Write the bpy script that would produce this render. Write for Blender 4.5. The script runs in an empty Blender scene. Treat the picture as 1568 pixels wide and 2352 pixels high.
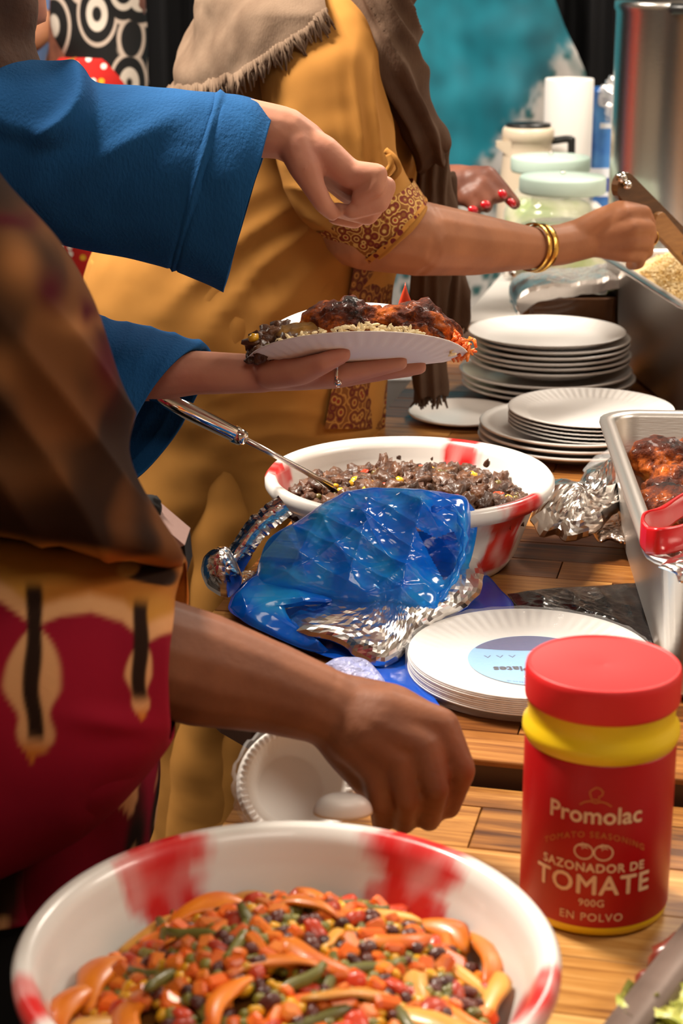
import bpy, bmesh, math, random
import numpy as np
from mathutils import Vector, Matrix, noise
from math import sin, cos, tan, pi, radians, sqrt, atan2, exp

S = bpy.context.scene
COL = S.collection
random.seed(7)
np.random.seed(7)

# ------------------------------------------------------------------ camera
FP, IW, IH = 4200.0, 1568, 2352          # focal length in pixels of the full frame
CAM = Vector((0, 0, 1.45))
PH = radians(17.2)
cd = bpy.data.cameras.new('camera')
cd.sensor_fit = 'VERTICAL'
cd.sensor_height = 36.0
cd.lens = 36.0 * FP / IH
cd.clip_start = 0.05
cd.dof.use_dof = True
cd.dof.focus_distance = 1.93
cd.dof.aperture_fstop = 8.5
cam = bpy.data.objects.new('camera', cd)
cam.location = CAM
cam.rotation_euler = (pi / 2 - PH, 0, 0)
COL.objects.link(cam)
S.camera = cam

# ------------------------------------------------------------------ world, lights, exposure
w = bpy.data.worlds.new('world')
S.world = w
w.use_nodes = True
w.node_tree.nodes['Background'].inputs[0].default_value = (1.0, 0.84, 0.68, 1)
w.node_tree.nodes['Background'].inputs[1].default_value = 0.05


def area(name, loc, target, size, energy, col=(1.0, 0.89, 0.76)):
    l = bpy.data.lights.new(name, 'AREA')
    l.shape = 'RECTANGLE'
    l.size, l.size_y = size
    l.energy = energy
    l.color = col
    o = bpy.data.objects.new(name, l)
    o.location = loc
    d = Vector(target) - Vector(loc)
    o.rotation_euler = d.to_track_quat('-Z', 'Y').to_euler()
    COL.objects.link(o)
    return o


area('ceiling_lamp_key', (-1.0, 2.35, 3.0), (0.1, 2.1, 0.8), (0.55, 0.55), 110)
area('ceiling_lamp_back', (1.3, 3.9, 3.0), (0.7, 3.5, 0.8), (0.9, 0.6), 38)
area('fill_light_front', (0.5, -0.2, 3.05), (0.3, 1.4, 0.7), (1.2, 0.8), 13)  # added fill for the surfaces facing the camera
area('wall_and_urn_light', (2.7, 1.6, 3.05), (2.9, 1.8, 0.8), (0.5, 1.6), 45)  # added to light the right wall and streak the urn's reflection
area('ceiling_lamp_stage', (-2.2, 4.2, 3.0), (-1.4, 4.3, 0.8), (0.9, 0.6), 26)
S.view_settings.view_transform = 'Standard'
S.view_settings.look = 'None'
S.view_settings.gamma = 1.0
S.view_settings.use_curve_mapping = False
S.view_settings.exposure = 0.6


# ------------------------------------------------------------------ pixels to places
def ray(px, py):
    u = (px - IW / 2) / FP
    v = (IH / 2 - py) / FP
    return Vector((u, cos(PH) + v * sin(PH), -sin(PH) + v * cos(PH)))


def at(px, py, Y):
    d = ray(px, py)
    return CAM + d * (Y / d.y)


def on(px, py, z):
    d = ray(px, py)
    return CAM + d * ((z - CAM.z) / d.z)


def proj(p):
    q = Vector(p) - CAM
    D = q.y * cos(PH) - q.z * sin(PH)
    v = (q.y * sin(PH) + q.z * cos(PH)) / D
    return IW / 2 + FP * q.x / D, IH / 2 - FP * v


def px_at(Y, py=1176):
    return Y / ray(784, py).y / FP          # metres per pixel


# ------------------------------------------------------------------ scene helpers
ORG = {}


def tag(o, label, cat, group=None, kind=None):
    if label:
        o['label'] = label
    if cat:
        o['category'] = cat
    if group:
        o['group'] = group
    if kind:
        o['kind'] = kind
    return o


def thing(name, label, cat, base, group=None):
    o = bpy.data.objects.new(name, None)
    o.empty_display_size = 0.03
    COL.objects.link(o)
    o.location = base
    ORG[o.name] = Vector(base)
    return tag(o, label, cat, group)


def setmats(me, mat):
    for m in (mat if isinstance(mat, (list, tuple)) else [mat]):
        if m:
            me.materials.append(m)


def link(name, me, parent=None, mat=None, smooth=True, base=None, label=None, cat=None, group=None, kind=None):
    """me holds world coordinates; the origin goes to the thing's base (children share their parent's)"""
    n = len(me.vertices)
    co = np.empty(n * 3, dtype=np.float64)
    me.vertices.foreach_get('co', co)
    co = co.reshape(-1, 3)
    if parent is not None:
        b = ORG[parent.name]
    elif base is not None:
        b = Vector(base)
    else:
        mn, mx = co.min(0), co.max(0)
        b = Vector(((mn[0] + mx[0]) / 2, (mn[1] + mx[1]) / 2, mn[2]))
    co = co - np.array(b)
    me.vertices.foreach_set('co', co.ravel())
    me.update()
    o = bpy.data.objects.new(name, me)
    COL.objects.link(o)
    if parent is not None:
        o.parent = parent
    else:
        o.location = b
    ORG[o.name] = b
    if mat is not None:
        setmats(me, mat)
    if smooth:
        me.polygons.foreach_set('use_smooth', [True] * len(me.polygons))
    return tag(o, label, cat, group, kind)


def mesh(verts, faces, name='m'):
    me = bpy.data.meshes.new(name)
    me.from_pydata([tuple(v) for v in verts], [], faces)
    me.update()
    return me


class MB:
    def __init__(self):
        self.v, self.f = [], []

    def add(self, v, f):
        n = len(self.v)
        self.v += [tuple(p) for p in v]
        self.f += [tuple(i + n for i in q) for q in f]
        return self

    def box(self, c, s, rz=0.0, bev=0.0):
        x, y, z = s[0] / 2, s[1] / 2, s[2] / 2
        R = Matrix.Rotation(rz, 3, 'Z')
        if bev <= 0:
            pts = [(a * x, b * y, d * z) for d in (-1, 1) for a, b in ((-1, -1), (1, -1), (1, 1), (-1, 1))]
            fs = [(3, 2, 1, 0), (4, 5, 6, 7), (0, 1, 5, 4), (1, 2, 6, 5), (2, 3, 7, 6), (3, 0, 4, 7)]
        else:
            rings = []
            for zz, off in ((-z, bev), (-z + bev, 0), (z - bev, 0), (z, bev)):
                X, Y2 = x - off, y - off
                rings.append([(X, -Y2 + bev, zz), (X, Y2 - bev, zz), (X - bev, Y2, zz), (-X + bev, Y2, zz), (-X, Y2 - bev, zz), (-X, -Y2 + bev, zz), (-X + bev, -Y2, zz), (X - bev, -Y2, zz)])
            pts = [p for r in rings for p in r]
            fs = [tuple(range(7, -1, -1)), tuple(range(24, 32))]
            for i in range(3):
                for j in range(8):
                    fs.append((i * 8 + j, i * 8 + (j + 1) % 8, (i + 1) * 8 + (j + 1) % 8, (i + 1) * 8 + j))
        return self.add([Vector(c) + R @ Vector(p) for p in pts], fs)

    def loft(self, rings, cap0=True, cap1=True, closed=True):
        m = len(rings[0])
        v = [p for r in rings for p in r]
        f = []
        for i in range(len(rings) - 1):
            for j in range(m if closed else m - 1):
                f.append((i * m + j, i * m + (j + 1) % m, (i + 1) * m + (j + 1) % m, (i + 1) * m + j))
        if cap0:
            f.append(tuple(range(m - 1, -1, -1)))
        if cap1:
            f.append(tuple(range((len(rings) - 1) * m, len(rings) * m)))
        return self.add(v, f)

    def lathe(self, prof, c=(0, 0, 0), n=64, fn=None):
        """prof: list of (r, z); fn(angle, r, z) -> (r, z)"""
        c = Vector(c)
        rings = []
        for r, z in prof:
            ring = []
            for k in range(n):
                a = 2 * pi * k / n
                rr, zz = fn(a, r, z) if fn else (r, z)
                ring.append(c + Vector((rr * cos(a), rr * sin(a), zz)))
            rings.append(ring)
        return self.loft(rings, prof[0][0] > 1e-6, prof[-1][0] > 1e-6)

    def tube(self, pts, rad, n=10, cap=True):
        pts = [Vector(p) for p in pts]
        rad = rad if isinstance(rad, (list, tuple)) else [rad] * len(pts)
        rings = []
        up = None
        for i, p in enumerate(pts):
            d = (pts[min(i + 1, len(pts) - 1)] - pts[max(i - 1, 0)]).normalized()
            if up is None:
                up = Vector((0, 0, 1)) if abs(d.z) < .9 else Vector((1, 0, 0))
            s = d.cross(up).normalized()
            up = s.cross(d).normalized()
            rings.append([p + s * (rad[i] * cos(2 * pi * k / n)) + up * (rad[i] * sin(2 * pi * k / n)) for k in range(n)])
        return self.loft(rings, cap, cap)

    def ico(self, c, r, sub=2, M=None):
        bm = bmesh.new()
        bmesh.ops.create_icosphere(bm, subdivisions=sub, radius=1.0)
        c = Vector(c)
        r = Vector((r, r, r)) if not isinstance(r, (tuple, list, Vector)) else Vector(r)
        vs = []
        for v in bm.verts:
            q = Vector((v.co.x * r.x, v.co.y * r.y, v.co.z * r.z))
            vs.append(c + (M @ q if M else q))
        fs = [tuple(x.index for x in f.verts) for f in bm.faces]
        bm.free()
        return self.add(vs, fs)

    def cone(self, p0, r0, p1, r1, n=14):
        p0, p1 = Vector(p0), Vector(p1)
        d = (p1 - p0)
        if d.length < 1e-6:
            return self
        d.normalize()
        s = d.orthogonal().normalized()
        t = d.cross(s)
        return self.loft([[p + s * (r * cos(2 * pi * k / n)) + t * (r * sin(2 * pi * k / n)) for k in range(n)] for p, r in ((p0, r0), (p1, r1))])

    def chain(self, pts):
        """pts: [(point, radius)...] -> rounded tapered chain"""
        for p, r in pts:
            self.ico(p, r, 2)
        for (p, r), (q, s) in zip(pts, pts[1:]):
            self.cone(p, r, q, s)
        return self

    def mesh(self, name='m'):
        return mesh(self.v, self.f, name)

    def build(self, name, mat, parent=None, **k):
        return link(name, self.mesh(name), parent, mat, **k)


def remeshed(mb, voxel, smooth=6, factor=0.5):
    me = mb.mesh('tmp')
    o = bpy.data.objects.new('tmp', me)
    COL.objects.link(o)
    m = o.modifiers.new('r', 'REMESH')
    m.mode = 'VOXEL'
    m.voxel_size = voxel
    m.adaptivity = 0.0
    if smooth:
        s = o.modifiers.new('s', 'SMOOTH')
        s.iterations = smooth
        s.factor = factor
    dg = bpy.context.evaluated_depsgraph_get()
    out = bpy.data.meshes.new_from_object(o.evaluated_get(dg))
    bpy.data.objects.remove(o)
    bpy.data.meshes.remove(me)
    return out


def joined(meshes):
    mb = MB()
    for me in meshes:
        mb.add([v.co.copy() for v in me.vertices], [tuple(p.vertices) for p in me.polygons])
        bpy.data.meshes.remove(me)
    return mb.mesh('joined')


def displace(me, fn):
    """fn(co, normal) -> scalar offset along the normal"""
    n = len(me.vertices)
    me.update()
    nor = [v.normal.copy() for v in me.vertices]
    for v, nn in zip(me.vertices, nor):
        v.co += nn * fn(v.co, nn)
    me.update()
    return me


def paint(me, fn, name='Col'):
    a = me.color_attributes.new(name, 'FLOAT_COLOR', 'POINT')
    buf = np.ones((len(me.vertices), 4), dtype=np.float32)
    for i, v in enumerate(me.vertices):
        buf[i, :3] = fn(v.co)
    a.data.foreach_set('color', buf.ravel())


def fbm(p, s, o=3):
    return noise.fractal(Vector(p) * s, 1.0, 2.0, o)


def nz(p, s, off=0.0):
    return noise.noise(Vector(p) * s + Vector((off, off * .7, -off)))


def smooth01(x, a, b):
    t = min(1.0, max(0.0, (x - a) / (b - a)))
    return t * t * (3 - 2 * t)


def lerp3(a, b, t):
    return tuple(a[i] + (b[i] - a[i]) * t for i in range(3))


def interp(t, xs, ys):
    return float(np.interp(t, xs, ys))


def resample(rows, n):
    """rows of equal-length tuples -> n rows by smooth (Catmull-Rom) interpolation"""
    rows = [np.array(r, dtype=float) for r in rows]
    out = []
    m = len(rows) - 1
    for k in range(n):
        t = k / (n - 1) * m
        i = min(int(t), m - 1)
        f = t - i
        p1, p2 = rows[i], rows[i + 1]
        p0 = rows[i - 1] if i > 0 else 2 * p1 - p2
        p3 = rows[i + 2] if i + 2 <= m else 2 * p2 - p1
        out.append(.5 * ((2 * p1) + (-p0 + p2) * f + (2 * p0 - 5 * p1 + 4 * p2 - p3) * f * f + (-p0 + 3 * p1 - 3 * p2 + p3) * f ** 3))
    return out


# ------------------------------------------------------------------ materials
def nt(m):
    m.use_nodes = True
    t = m.node_tree
    return t, t.nodes, t.links, t.nodes['Principled BSDF']


def c4(c):
    return (c[0], c[1], c[2], 1.0)


MATS = {}


def mat(name, col, rough=.5, metal=0., var=None, bump=None, spec=.5, sss=0., sheen=0., alpha=1., trans=0., coat=0., attr=None, aniso=0., ior=None, rand=None):
    m = bpy.data.materials.new(name)
    t, N, L, P = nt(m)
    P.inputs['Base Color'].default_value = c4(col)
    P.inputs['Roughness'].default_value = rough
    P.inputs['Metallic'].default_value = metal
    P.inputs['Specular IOR Level'].default_value = spec
    P.inputs['Alpha'].default_value = alpha
    P.inputs['Transmission Weight'].default_value = trans
    P.inputs['Coat Weight'].default_value = coat
    if ior:
        P.inputs['IOR'].default_value = ior
    if sss:
        P.inputs['Subsurface Weight'].default_value = sss
        P.inputs['Subsurface Radius'].default_value = (.012, .005, .003)
        P.inputs['Subsurface Scale'].default_value = 1.0
    if sheen:
        P.inputs['Sheen Weight'].default_value = sheen
        P.inputs['Sheen Roughness'].default_value = .4
    tc = N.new('ShaderNodeTexCoord')
    src = None
    if attr:
        a = N.new('ShaderNodeAttribute')
        a.attribute_name = attr
        src = a.outputs['Color']
        L.new(src, P.inputs['Base Color'])
    if var:
        col2, scale, lo, hi = var[:4]
        st = var[4] if len(var) > 4 else (1, 1, 1)
        mp = N.new('ShaderNodeMapping')
        mp.inputs['Scale'].default_value = st
        L.new(tc.outputs['Object'], mp.inputs[0])
        n1 = N.new('ShaderNodeTexNoise')
        n1.inputs['Scale'].default_value = scale
        n1.inputs['Detail'].default_value = 5
        L.new(mp.outputs[0], n1.inputs['Vector'])
        r = N.new('ShaderNodeMapRange')
        r.inputs[1].default_value, r.inputs[2].default_value = lo, hi
        L.new(n1.outputs[0], r.inputs[0])
        mx = N.new('ShaderNodeMix')
        mx.data_type = 'RGBA'
        L.new(r.outputs[0], mx.inputs[0])
        mx.inputs[6].default_value = c4(col)
        if src:
            L.new(src, mx.inputs[6])
        mx.inputs[7].default_value = c4(col2)
        src = mx.outputs[2]
        L.new(src, P.inputs['Base Color'])
    if rand:                                  # brightness differs from piece to piece
        oi = N.new('ShaderNodeObjectInfo')
        hs = N.new('ShaderNodeHueSaturation')
        r = N.new('ShaderNodeMapRange')
        r.inputs[3].default_value, r.inputs[4].default_value = 1 - rand, 1 + rand
        L.new(oi.outputs['Random'], r.inputs[0])
        L.new(r.outputs[0], hs.inputs['Value'])
        if src:
            L.new(src, hs.inputs['Color'])
        else:
            hs.inputs['Color'].default_value = c4(col)
        L.new(hs.outputs[0], P.inputs['Base Color'])
    if bump:
        scale, strength, dist = bump[:3]
        st = bump[3] if len(bump) > 3 else (1, 1, 1)
        mp = N.new('ShaderNodeMapping')
        mp.inputs['Scale'].default_value = st
        L.new(tc.outputs['Object'], mp.inputs[0])
        n2 = N.new('ShaderNodeTexNoise')
        n2.inputs['Scale'].default_value = scale
        n2.inputs['Detail'].default_value = 4
        L.new(mp.outputs[0], n2.inputs['Vector'])
        b = N.new('ShaderNodeBump')
        b.inputs['Strength'].default_value = strength
        b.inputs['Distance'].default_value = dist
        L.new(n2.outputs[0], b.inputs['Height'])
        L.new(b.outputs[0], P.inputs['Normal'])
    MATS[name] = m
    return m


def wood(name, ramp, rz, rough=.38, dull=1.0):
    m = bpy.data.materials.new(name)
    t, N, L, P = nt(m)
    tc = N.new('ShaderNodeTexCoord')
    oi = N.new('ShaderNodeObjectInfo')
    rot = N.new('ShaderNodeVectorRotate')
    rot.rotation_type = 'Z_AXIS'
    rot.inputs['Angle'].default_value = rz
    L.new(tc.outputs['Object'], rot.inputs['Vector'])
    off = N.new('ShaderNodeVectorMath')
    off.operation = 'SCALE'
    off.inputs[0].default_value = (13.7, 7.1, 3.3)
    L.new(oi.outputs['Random'], off.inputs['Scale'])
    ad = N.new('ShaderNodeVectorMath')
    L.new(rot.outputs[0], ad.inputs[0])
    L.new(off.outputs[0], ad.inputs[1])
    mp = N.new('ShaderNodeMapping')
    mp.inputs['Scale'].default_value = (1.0, 16.0, 4.0)
    L.new(ad.outputs[0], mp.inputs[0])
    n1 = N.new('ShaderNodeTexNoise')
    n1.inputs['Scale'].default_value = 5.5
    n1.inputs['Detail'].default_value = 7
    n1.inputs['Roughness'].default_value = .62
    n1.inputs['Distortion'].default_value = .6
    L.new(mp.outputs[0], n1.inputs['Vector'])
    # plank tone + grain
    mr = N.new('ShaderNodeMapRange')
    mr.inputs[3].default_value, mr.inputs[4].default_value = -.22, .26
    L.new(oi.outputs['Random'], mr.inputs[0])
    add = N.new('ShaderNodeMath')
    L.new(n1.outputs[0], add.inputs[0])
    L.new(mr.outputs[0], add.inputs[1])
    cr = N.new('ShaderNodeValToRGB')
    for i, (p, c) in enumerate(ramp):
        e = cr.color_ramp.elements[i] if i < 2 else cr.color_ramp.elements.new(p)
        e.position = p
        e.color = c4([x * dull for x in c])
    L.new(add.outputs[0], cr.inputs[0])
    L.new(cr.outputs[0], P.inputs['Base Color'])
    P.inputs['Roughness'].default_value = rough
    P.inputs['Coat Weight'].default_value = .08
    P.inputs['Coat Roughness'].default_value = .3
    P.inputs['Specular IOR Level'].default_value = .35
    b = N.new('ShaderNodeBump')
    b.inputs['Strength'].default_value = .15
    b.inputs['Distance'].default_value = .001
    L.new(n1.outputs[0], b.inputs['Height'])
    L.new(b.outputs[0], P.inputs['Normal'])
    return m


def cells(name, base, scale, layers, rough=.8, metric='EUCLIDEAN', stretch=(1, 1, 1), bump=True, feature='F1', randomness=1.0):
    """printed or embroidered cloth: bands of distance around scattered points; layers = [(lo, hi, colour or [colours by cell])]"""
    m = bpy.data.materials.new(name)
    t, N, L, P = nt(m)
    P.inputs['Roughness'].default_value = rough
    P.inputs['Specular IOR Level'].default_value = .2
    tc = N.new('ShaderNodeTexCoord')
    mp = N.new('ShaderNodeMapping')
    mp.inputs['Scale'].default_value = stretch
    L.new(tc.outputs['Object'], mp.inputs[0])
    v = N.new('ShaderNodeTexVoronoi')
    v.feature = feature
    v.distance = metric
    v.inputs['Scale'].default_value = scale
    v.inputs['Randomness'].default_value = randomness
    L.new(mp.outputs[0], v.inputs['Vector'])
    cur = None
    for lo, hi, c in layers:
        cr = N.new('ShaderNodeValToRGB')
        cr.color_ramp.interpolation = 'LINEAR'
        els = [(max(0, lo - .02), 0), (lo, 1), (hi, 1), (min(1, hi + .02), 0)]
        if lo <= 0:
            els = [(0, 1), (hi, 1), (min(1, hi + .02), 0)]
        for i, (p, x) in enumerate(els):
            e = cr.color_ramp.elements[i] if i < 2 else cr.color_ramp.elements.new(p)
            e.position = p
            e.color = (x, x, x, 1)
        L.new(v.outputs['Distance'], cr.inputs[0])
        mx = N.new('ShaderNodeMix')
        mx.data_type = 'RGBA'
        L.new(cr.outputs[0], mx.inputs[0])
        if cur is None:
            mx.inputs[6].default_value = c4(base)
        else:
            L.new(cur, mx.inputs[6])
        if isinstance(c[0], (tuple, list)):
            sep = N.new('ShaderNodeSeparateColor')
            L.new(v.outputs['Color'], sep.inputs[0])
            cc = N.new('ShaderNodeValToRGB')
            cc.color_ramp.interpolation = 'CONSTANT'
            for i, q in enumerate(c):
                e = cc.color_ramp.elements[i] if i < 2 else cc.color_ramp.elements.new(i / len(c))
                e.position = i / len(c)
                e.color = c4(q)
            L.new(sep.outputs[0], cc.inputs[0])
            L.new(cc.outputs[0], mx.inputs[7])
        else:
            mx.inputs[7].default_value = c4(c)
        cur = mx.outputs[2]
    L.new(cur, P.inputs['Base Color'])
    if bump:
        b = N.new('ShaderNodeBump')
        b.inputs['Strength'].default_value = .25
        b.inputs['Distance'].default_value = .002
        L.new(v.outputs['Distance'], b.inputs['Height'])
        L.new(b.outputs[0], P.inputs['Normal'])
    return m


WHITE = mat('white_plastic', (.82, .79, .75), .35, sss=.0)
PAPER = mat('white_paper', (.84, .82, .79), .6, bump=(300, .05, .001))
CHINA = mat('white_melamine', (.80, .77, .73), .22)
STEEL = mat('brushed_steel', (.74, .70, .65), .24, 1.0, bump=(60, .08, .002, (1, 1, 8)))
STEELP = mat('pan_steel', (.68, .64, .60), .37, 1.0, bump=(60, .08, .002, (1, 1, 8)))
STEEL_D = mat('worn_steel', (.42, .38, .34), .33, 1.0, var=((.16, .12, .09), 14, .35, .75), bump=(40, .1, .002))
CHROME = mat('polished_steel', (.78, .76, .73), .07, 1.0)
FOIL = mat('aluminium_foil', (.88, .85, .82), .2, 1.0, bump=(40, .05, .002))
FOIL_D = mat('dark_foil', (.66, .55, .48), .24, 1.0, bump=(60, .15, .002))  # darker, browner foil tint
FILM = mat('clear_film', (.95, .95, .95), .08, alpha=.16, spec=.9, bump=(60, .6, .003))
BLUEBAG = mat('blue_polythene', (.004, .17, .90), .12, spec=.8, var=((.03, .46, 1.0), 16, .48, .68), bump=(22, .15, .003))  # random cyan patches paint in light thrown back by the foil
_t, _N, _L, _P = nt(BLUEBAG)
_tr = _N.new('ShaderNodeBsdfTranslucent')
_tr.inputs[0].default_value = (.04, .50, 1.0, 1)
_m1 = _N.new('ShaderNodeMixShader')
_m1.inputs[0].default_value = .25
_L.new(_P.outputs[0], _m1.inputs[1])
_L.new(_tr.outputs[0], _m1.inputs[2])
_tp = _N.new('ShaderNodeBsdfTransparent')
_tp.inputs[0].default_value = (.18, .62, 1.0, 1)
_m2 = _N.new('ShaderNodeMixShader')
_m2.inputs[0].default_value = .14
_L.new(_m1.outputs[0], _m2.inputs[1])
_L.new(_tp.outputs[0], _m2.inputs[2])
_L.new(_m2.outputs[0], _N['Material Output'].inputs[0])
BLUESHEET = mat('blue_polythene_flat', (.003, .075, .50), .18, alpha=.96, spec=.7, bump=(40, .3, .003))
BLACKBAG = mat('black_polythene', (.012, .012, .013), .2, spec=.8, bump=(50, .5, .004))
RED = mat('red_plastic', (.68, .012, .014), .5)
REDG = mat('red_gloss', (.55, .008, .012), .25)
YELLOW = mat('yellow_plastic', (.78, .52, .004), .42)
LABELRED = mat('red_label', (.40, .004, .006), .38, spec=.35)
CREAM = mat('label_cream', (.78, .50, .30), .5)
ORANGEINK = mat('label_orange', (.55, .16, .03), .5)
GOLD = mat('gold', (.85, .52, .12), .2, 1.0, bump=(400, .5, .001))
GLASS = mat('jar_glass', (.93, .97, .92), .03, alpha=.2, spec=1.0)
MINT = mat('mint_plastic', (.52, .68, .60), .45)
BLACK = mat('black_cloth', (.008, .007, .007), .9, spec=.2)
BLACKP = mat('black_plastic', (.012, .012, .012), .35)

# ================================================================== the room
CARPET = mat('carpet', (.03, .025, .022), .95, var=((.05, .04, .035), 60, .3, .7))
WALLM = mat('wall_paint', (.55, .44, .33), .8, var=((.48, .38, .28), 3, .3, .7))
CEILM = mat('ceiling_paint', (.62, .55, .46), .9)


def room_box(name, c, s, m):
    o = MB().box(c, s).build(name, m, smooth=False)
    o['kind'] = 'structure'
    return o


room_box('floor', (0, 1.6, -.05), (8.2, 8.2, .1), CARPET)
room_box('ceiling', (0, 1.6, 3.25), (8.2, 8.2, .1), CEILM)
room_box('wall_back', (0, 5.65, 1.6), (8.0, .1, 3.2), WALLM)
room_box('wall_front', (0, -2.45, 1.6), (8.0, .1, 3.2), WALLM)
room_box('wall_left', (-4.05, 1.6, 1.6), (.1, 8.2, 3.2), WALLM)
room_box('wall_right', (4.05, 1.6, 1.6), (.1, 8.2, 3.2), WALLM)

# black pleated curtain hung along the back wall, in widths
CURT = mat('black_velvet', (.006, .006, .007), .85, spec=.3, bump=(80, .1, .002, (1, 1, .2)))


def curtain(x0, x1, y, name, label):
    mb = MB()
    n = int((x1 - x0) / .012)
    rings = []
    for side in (0, 1):
        row = []
        for z in (0.02, 1.0, 2.0, 3.1):
            pts = []
            for i in range(n + 1):
                x = x0 + (x1 - x0) * i / n
                yy = y + .045 * sin(x * 52 + 1.3 * sin(x * 5)) + .02 * sin(x * 131 + z) + (.004 if side else 0)
                pts.append((x, yy, z))
            row.append(pts)
        rings.append(row)
    f, b = rings
    mb.loft(f, False, False, False)
    mb.loft([list(reversed(r)) for r in b], False, False, False)
    mb.build(name, CURT, label=label, cat='curtain', group='black stage curtains')


curtain(-3.6, -1.12, 5.35, 'stage_curtain', 'black pleated stage curtain behind the seated people, leftmost width')
curtain(-1.1, .78, 5.35, 'stage_curtain', 'black pleated stage curtain between patterned garment and grey scarf')
curtain(.8, 3.6, 5.35, 'stage_curtain', 'black pleated stage curtain to the right of the teal backdrop')


# teal backdrop with a lace edge
def teal_cloth():
    yT = 5.0
    nx, nz_ = 150, 170
    grid = []
    ztop, zbot = 2.6, .3

    def right_edge(z):
        xs = [at(x, y, yT).x for x, y in ((1275, 0), (1300, 60), (1330, 120), (1352, 175), (1352, 300), (1330, 500))]
        zs = [at(x, y, yT).z for x, y in ((1275, 0), (1300, 60), (1330, 120), (1352, 175), (1352, 300), (1330, 500))]
        if z > zs[0]:
            return xs[0] - (z - zs[0]) * .34
        return float(np.interp(z, zs[::-1], xs[::-1]))
    xl = at(640, 300, yT).x
    for j in range(nz_ + 1):
        z = zbot + (ztop - zbot) * j / nz_
        xr = right_edge(z)
        row = []
        for i in range(nx + 1):
            u = i / nx
            x = xl + (xr - xl) * u
            y = yT + .05 * sin(x * 17 + z * 2.2 + 2 * nz((x, 0, z), 1.5)) + .018 * nz((x, 0, z), 9)
            row.append((x, y, z))
        grid.append(row)
    back = [[(x, y + .006, z) for x, y, z in reversed(r)] for r in grid]
    mb = MB().loft(grid, False, False, False)
    mb.loft(back, False, False, False)
    me = mb.mesh('teal')
    c0, c1 = (.001, .095, .135), (.004, .27, .36)
    lace, hole = (.50, .46, .43), (.01, .07, .065)

    def col(co):
        px, py = proj(co)
        t = .5 + .7 * nz(co, 2.5) + .3 * nz(co, 19) + .15 * sin(co.x * 17 + co.z * 2.2) - .35 * (co.x - .25)  # light from the left and fold shading painted into the teal
        c = lerp3(c0, c1, min(1, max(0, t)))
        # lace band printed along the lower right border
        d = ((px - 1340) * (400 - 120) - (py - 120) * (1130 - 1340)) / sqrt(280 ** 2 + 210 ** 2)
        d += 22 * nz(co, 16) + 12 * nz(co, 50)
        k = smooth01(d, -55, -12)
        if k > 0:
            h = noise.voronoi(Vector((co.x, 0, co.z)) * 26)[0][0]
            q = lerp3(hole, lace, smooth01(h, .30, .48))
            q = lerp3(q, hole, smooth01(nz(co, 11), .25, .45) * .6)
            c = lerp3(c, q, k * .95)
        return c
    paint(me, col)
    m = mat('teal_velvet', (.01, .3, .33), .75, attr='Col', sheen=.3, bump=(120, .2, .002))
    link('backdrop_cloth', me, None, m, label='teal backdrop cloth with a grey lace border hanging on the curtain', cat='backdrop')


teal_cloth()

# ================================================================== tables
TR = radians(13)
TU, TW = Vector((cos(TR), -sin(TR), 0)), Vector((sin(TR), cos(TR), 0))
TO = Vector((-.206, 1.54, 0))              # corner shared by both tables
ZN, ZF = .75, .77                           # heights of the near and the far table
RAMP_F = [(.22, (.035, .010, .003)), (.42, (.15, .048, .010)), (.60, (.30, .115, .026)), (.82, (.50, .24, .065))]
RAMP_N = [(.24, (.07, .022, .005)), (.42, (.24, .092, .018)), (.58, (.42, .195, .045)), (.80, (.62, .36, .12))]
WOODF = wood('acacia_dark', RAMP_F, TR, .34)
WOODN = wood('acacia_light', RAMP_N, TR, .4)
EDGE = mat('table_edge', (.05, .02, .008), .5)
LEGM = mat('table_leg_black', (.01, .01, .01), .5)


def clip(poly, outline):
    """convex clip (Sutherland-Hodgman), 2-d"""
    out = poly
    n = len(outline)
    for i in range(n):
        a, b = outline[i], outline[(i + 1) % n]
        inp, out = out, []
        if not inp:
            return []
        for k in range(len(inp)):
            p, q = inp[k], inp[(k + 1) % len(inp)]
            sp = (b[0] - a[0]) * (p[1] - a[1]) - (b[1] - a[1]) * (p[0] - a[0])
            sq = (b[0] - a[0]) * (q[1] - a[1]) - (b[1] - a[1]) * (q[0] - a[0])
            if sp >= 0:
                out.append(p)
            if sp * sq < 0:
                t = sp / (sp - sq)
                out.append((p[0] + t * (q[0] - p[0]), p[1] + t * (q[1] - p[1])))
    return out


def rounded(u0, u1, w0, w1, radii, n=8):
    pts = []
    for (cx, cy), r, a0 in (((u0, w0), radii[0], pi), ((u1, w0), radii[1], 1.5 * pi), ((u1, w1), radii[2], 0), ((u0, w1), radii[3], .5 * pi)):
        sx = 1 if cx == u0 else -1
        sy = 1 if cy == w0 else -1
        for k in range(n + 1):
            a = a0 + .5 * pi * k / n
            pts.append((cx + sx * r + r * cos(a), cy + sy * r + r * sin(a)))
    return pts


def tw(u, w_, z):
    return TO + TU * u + TW * w_ + Vector((0, 0, z))


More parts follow.
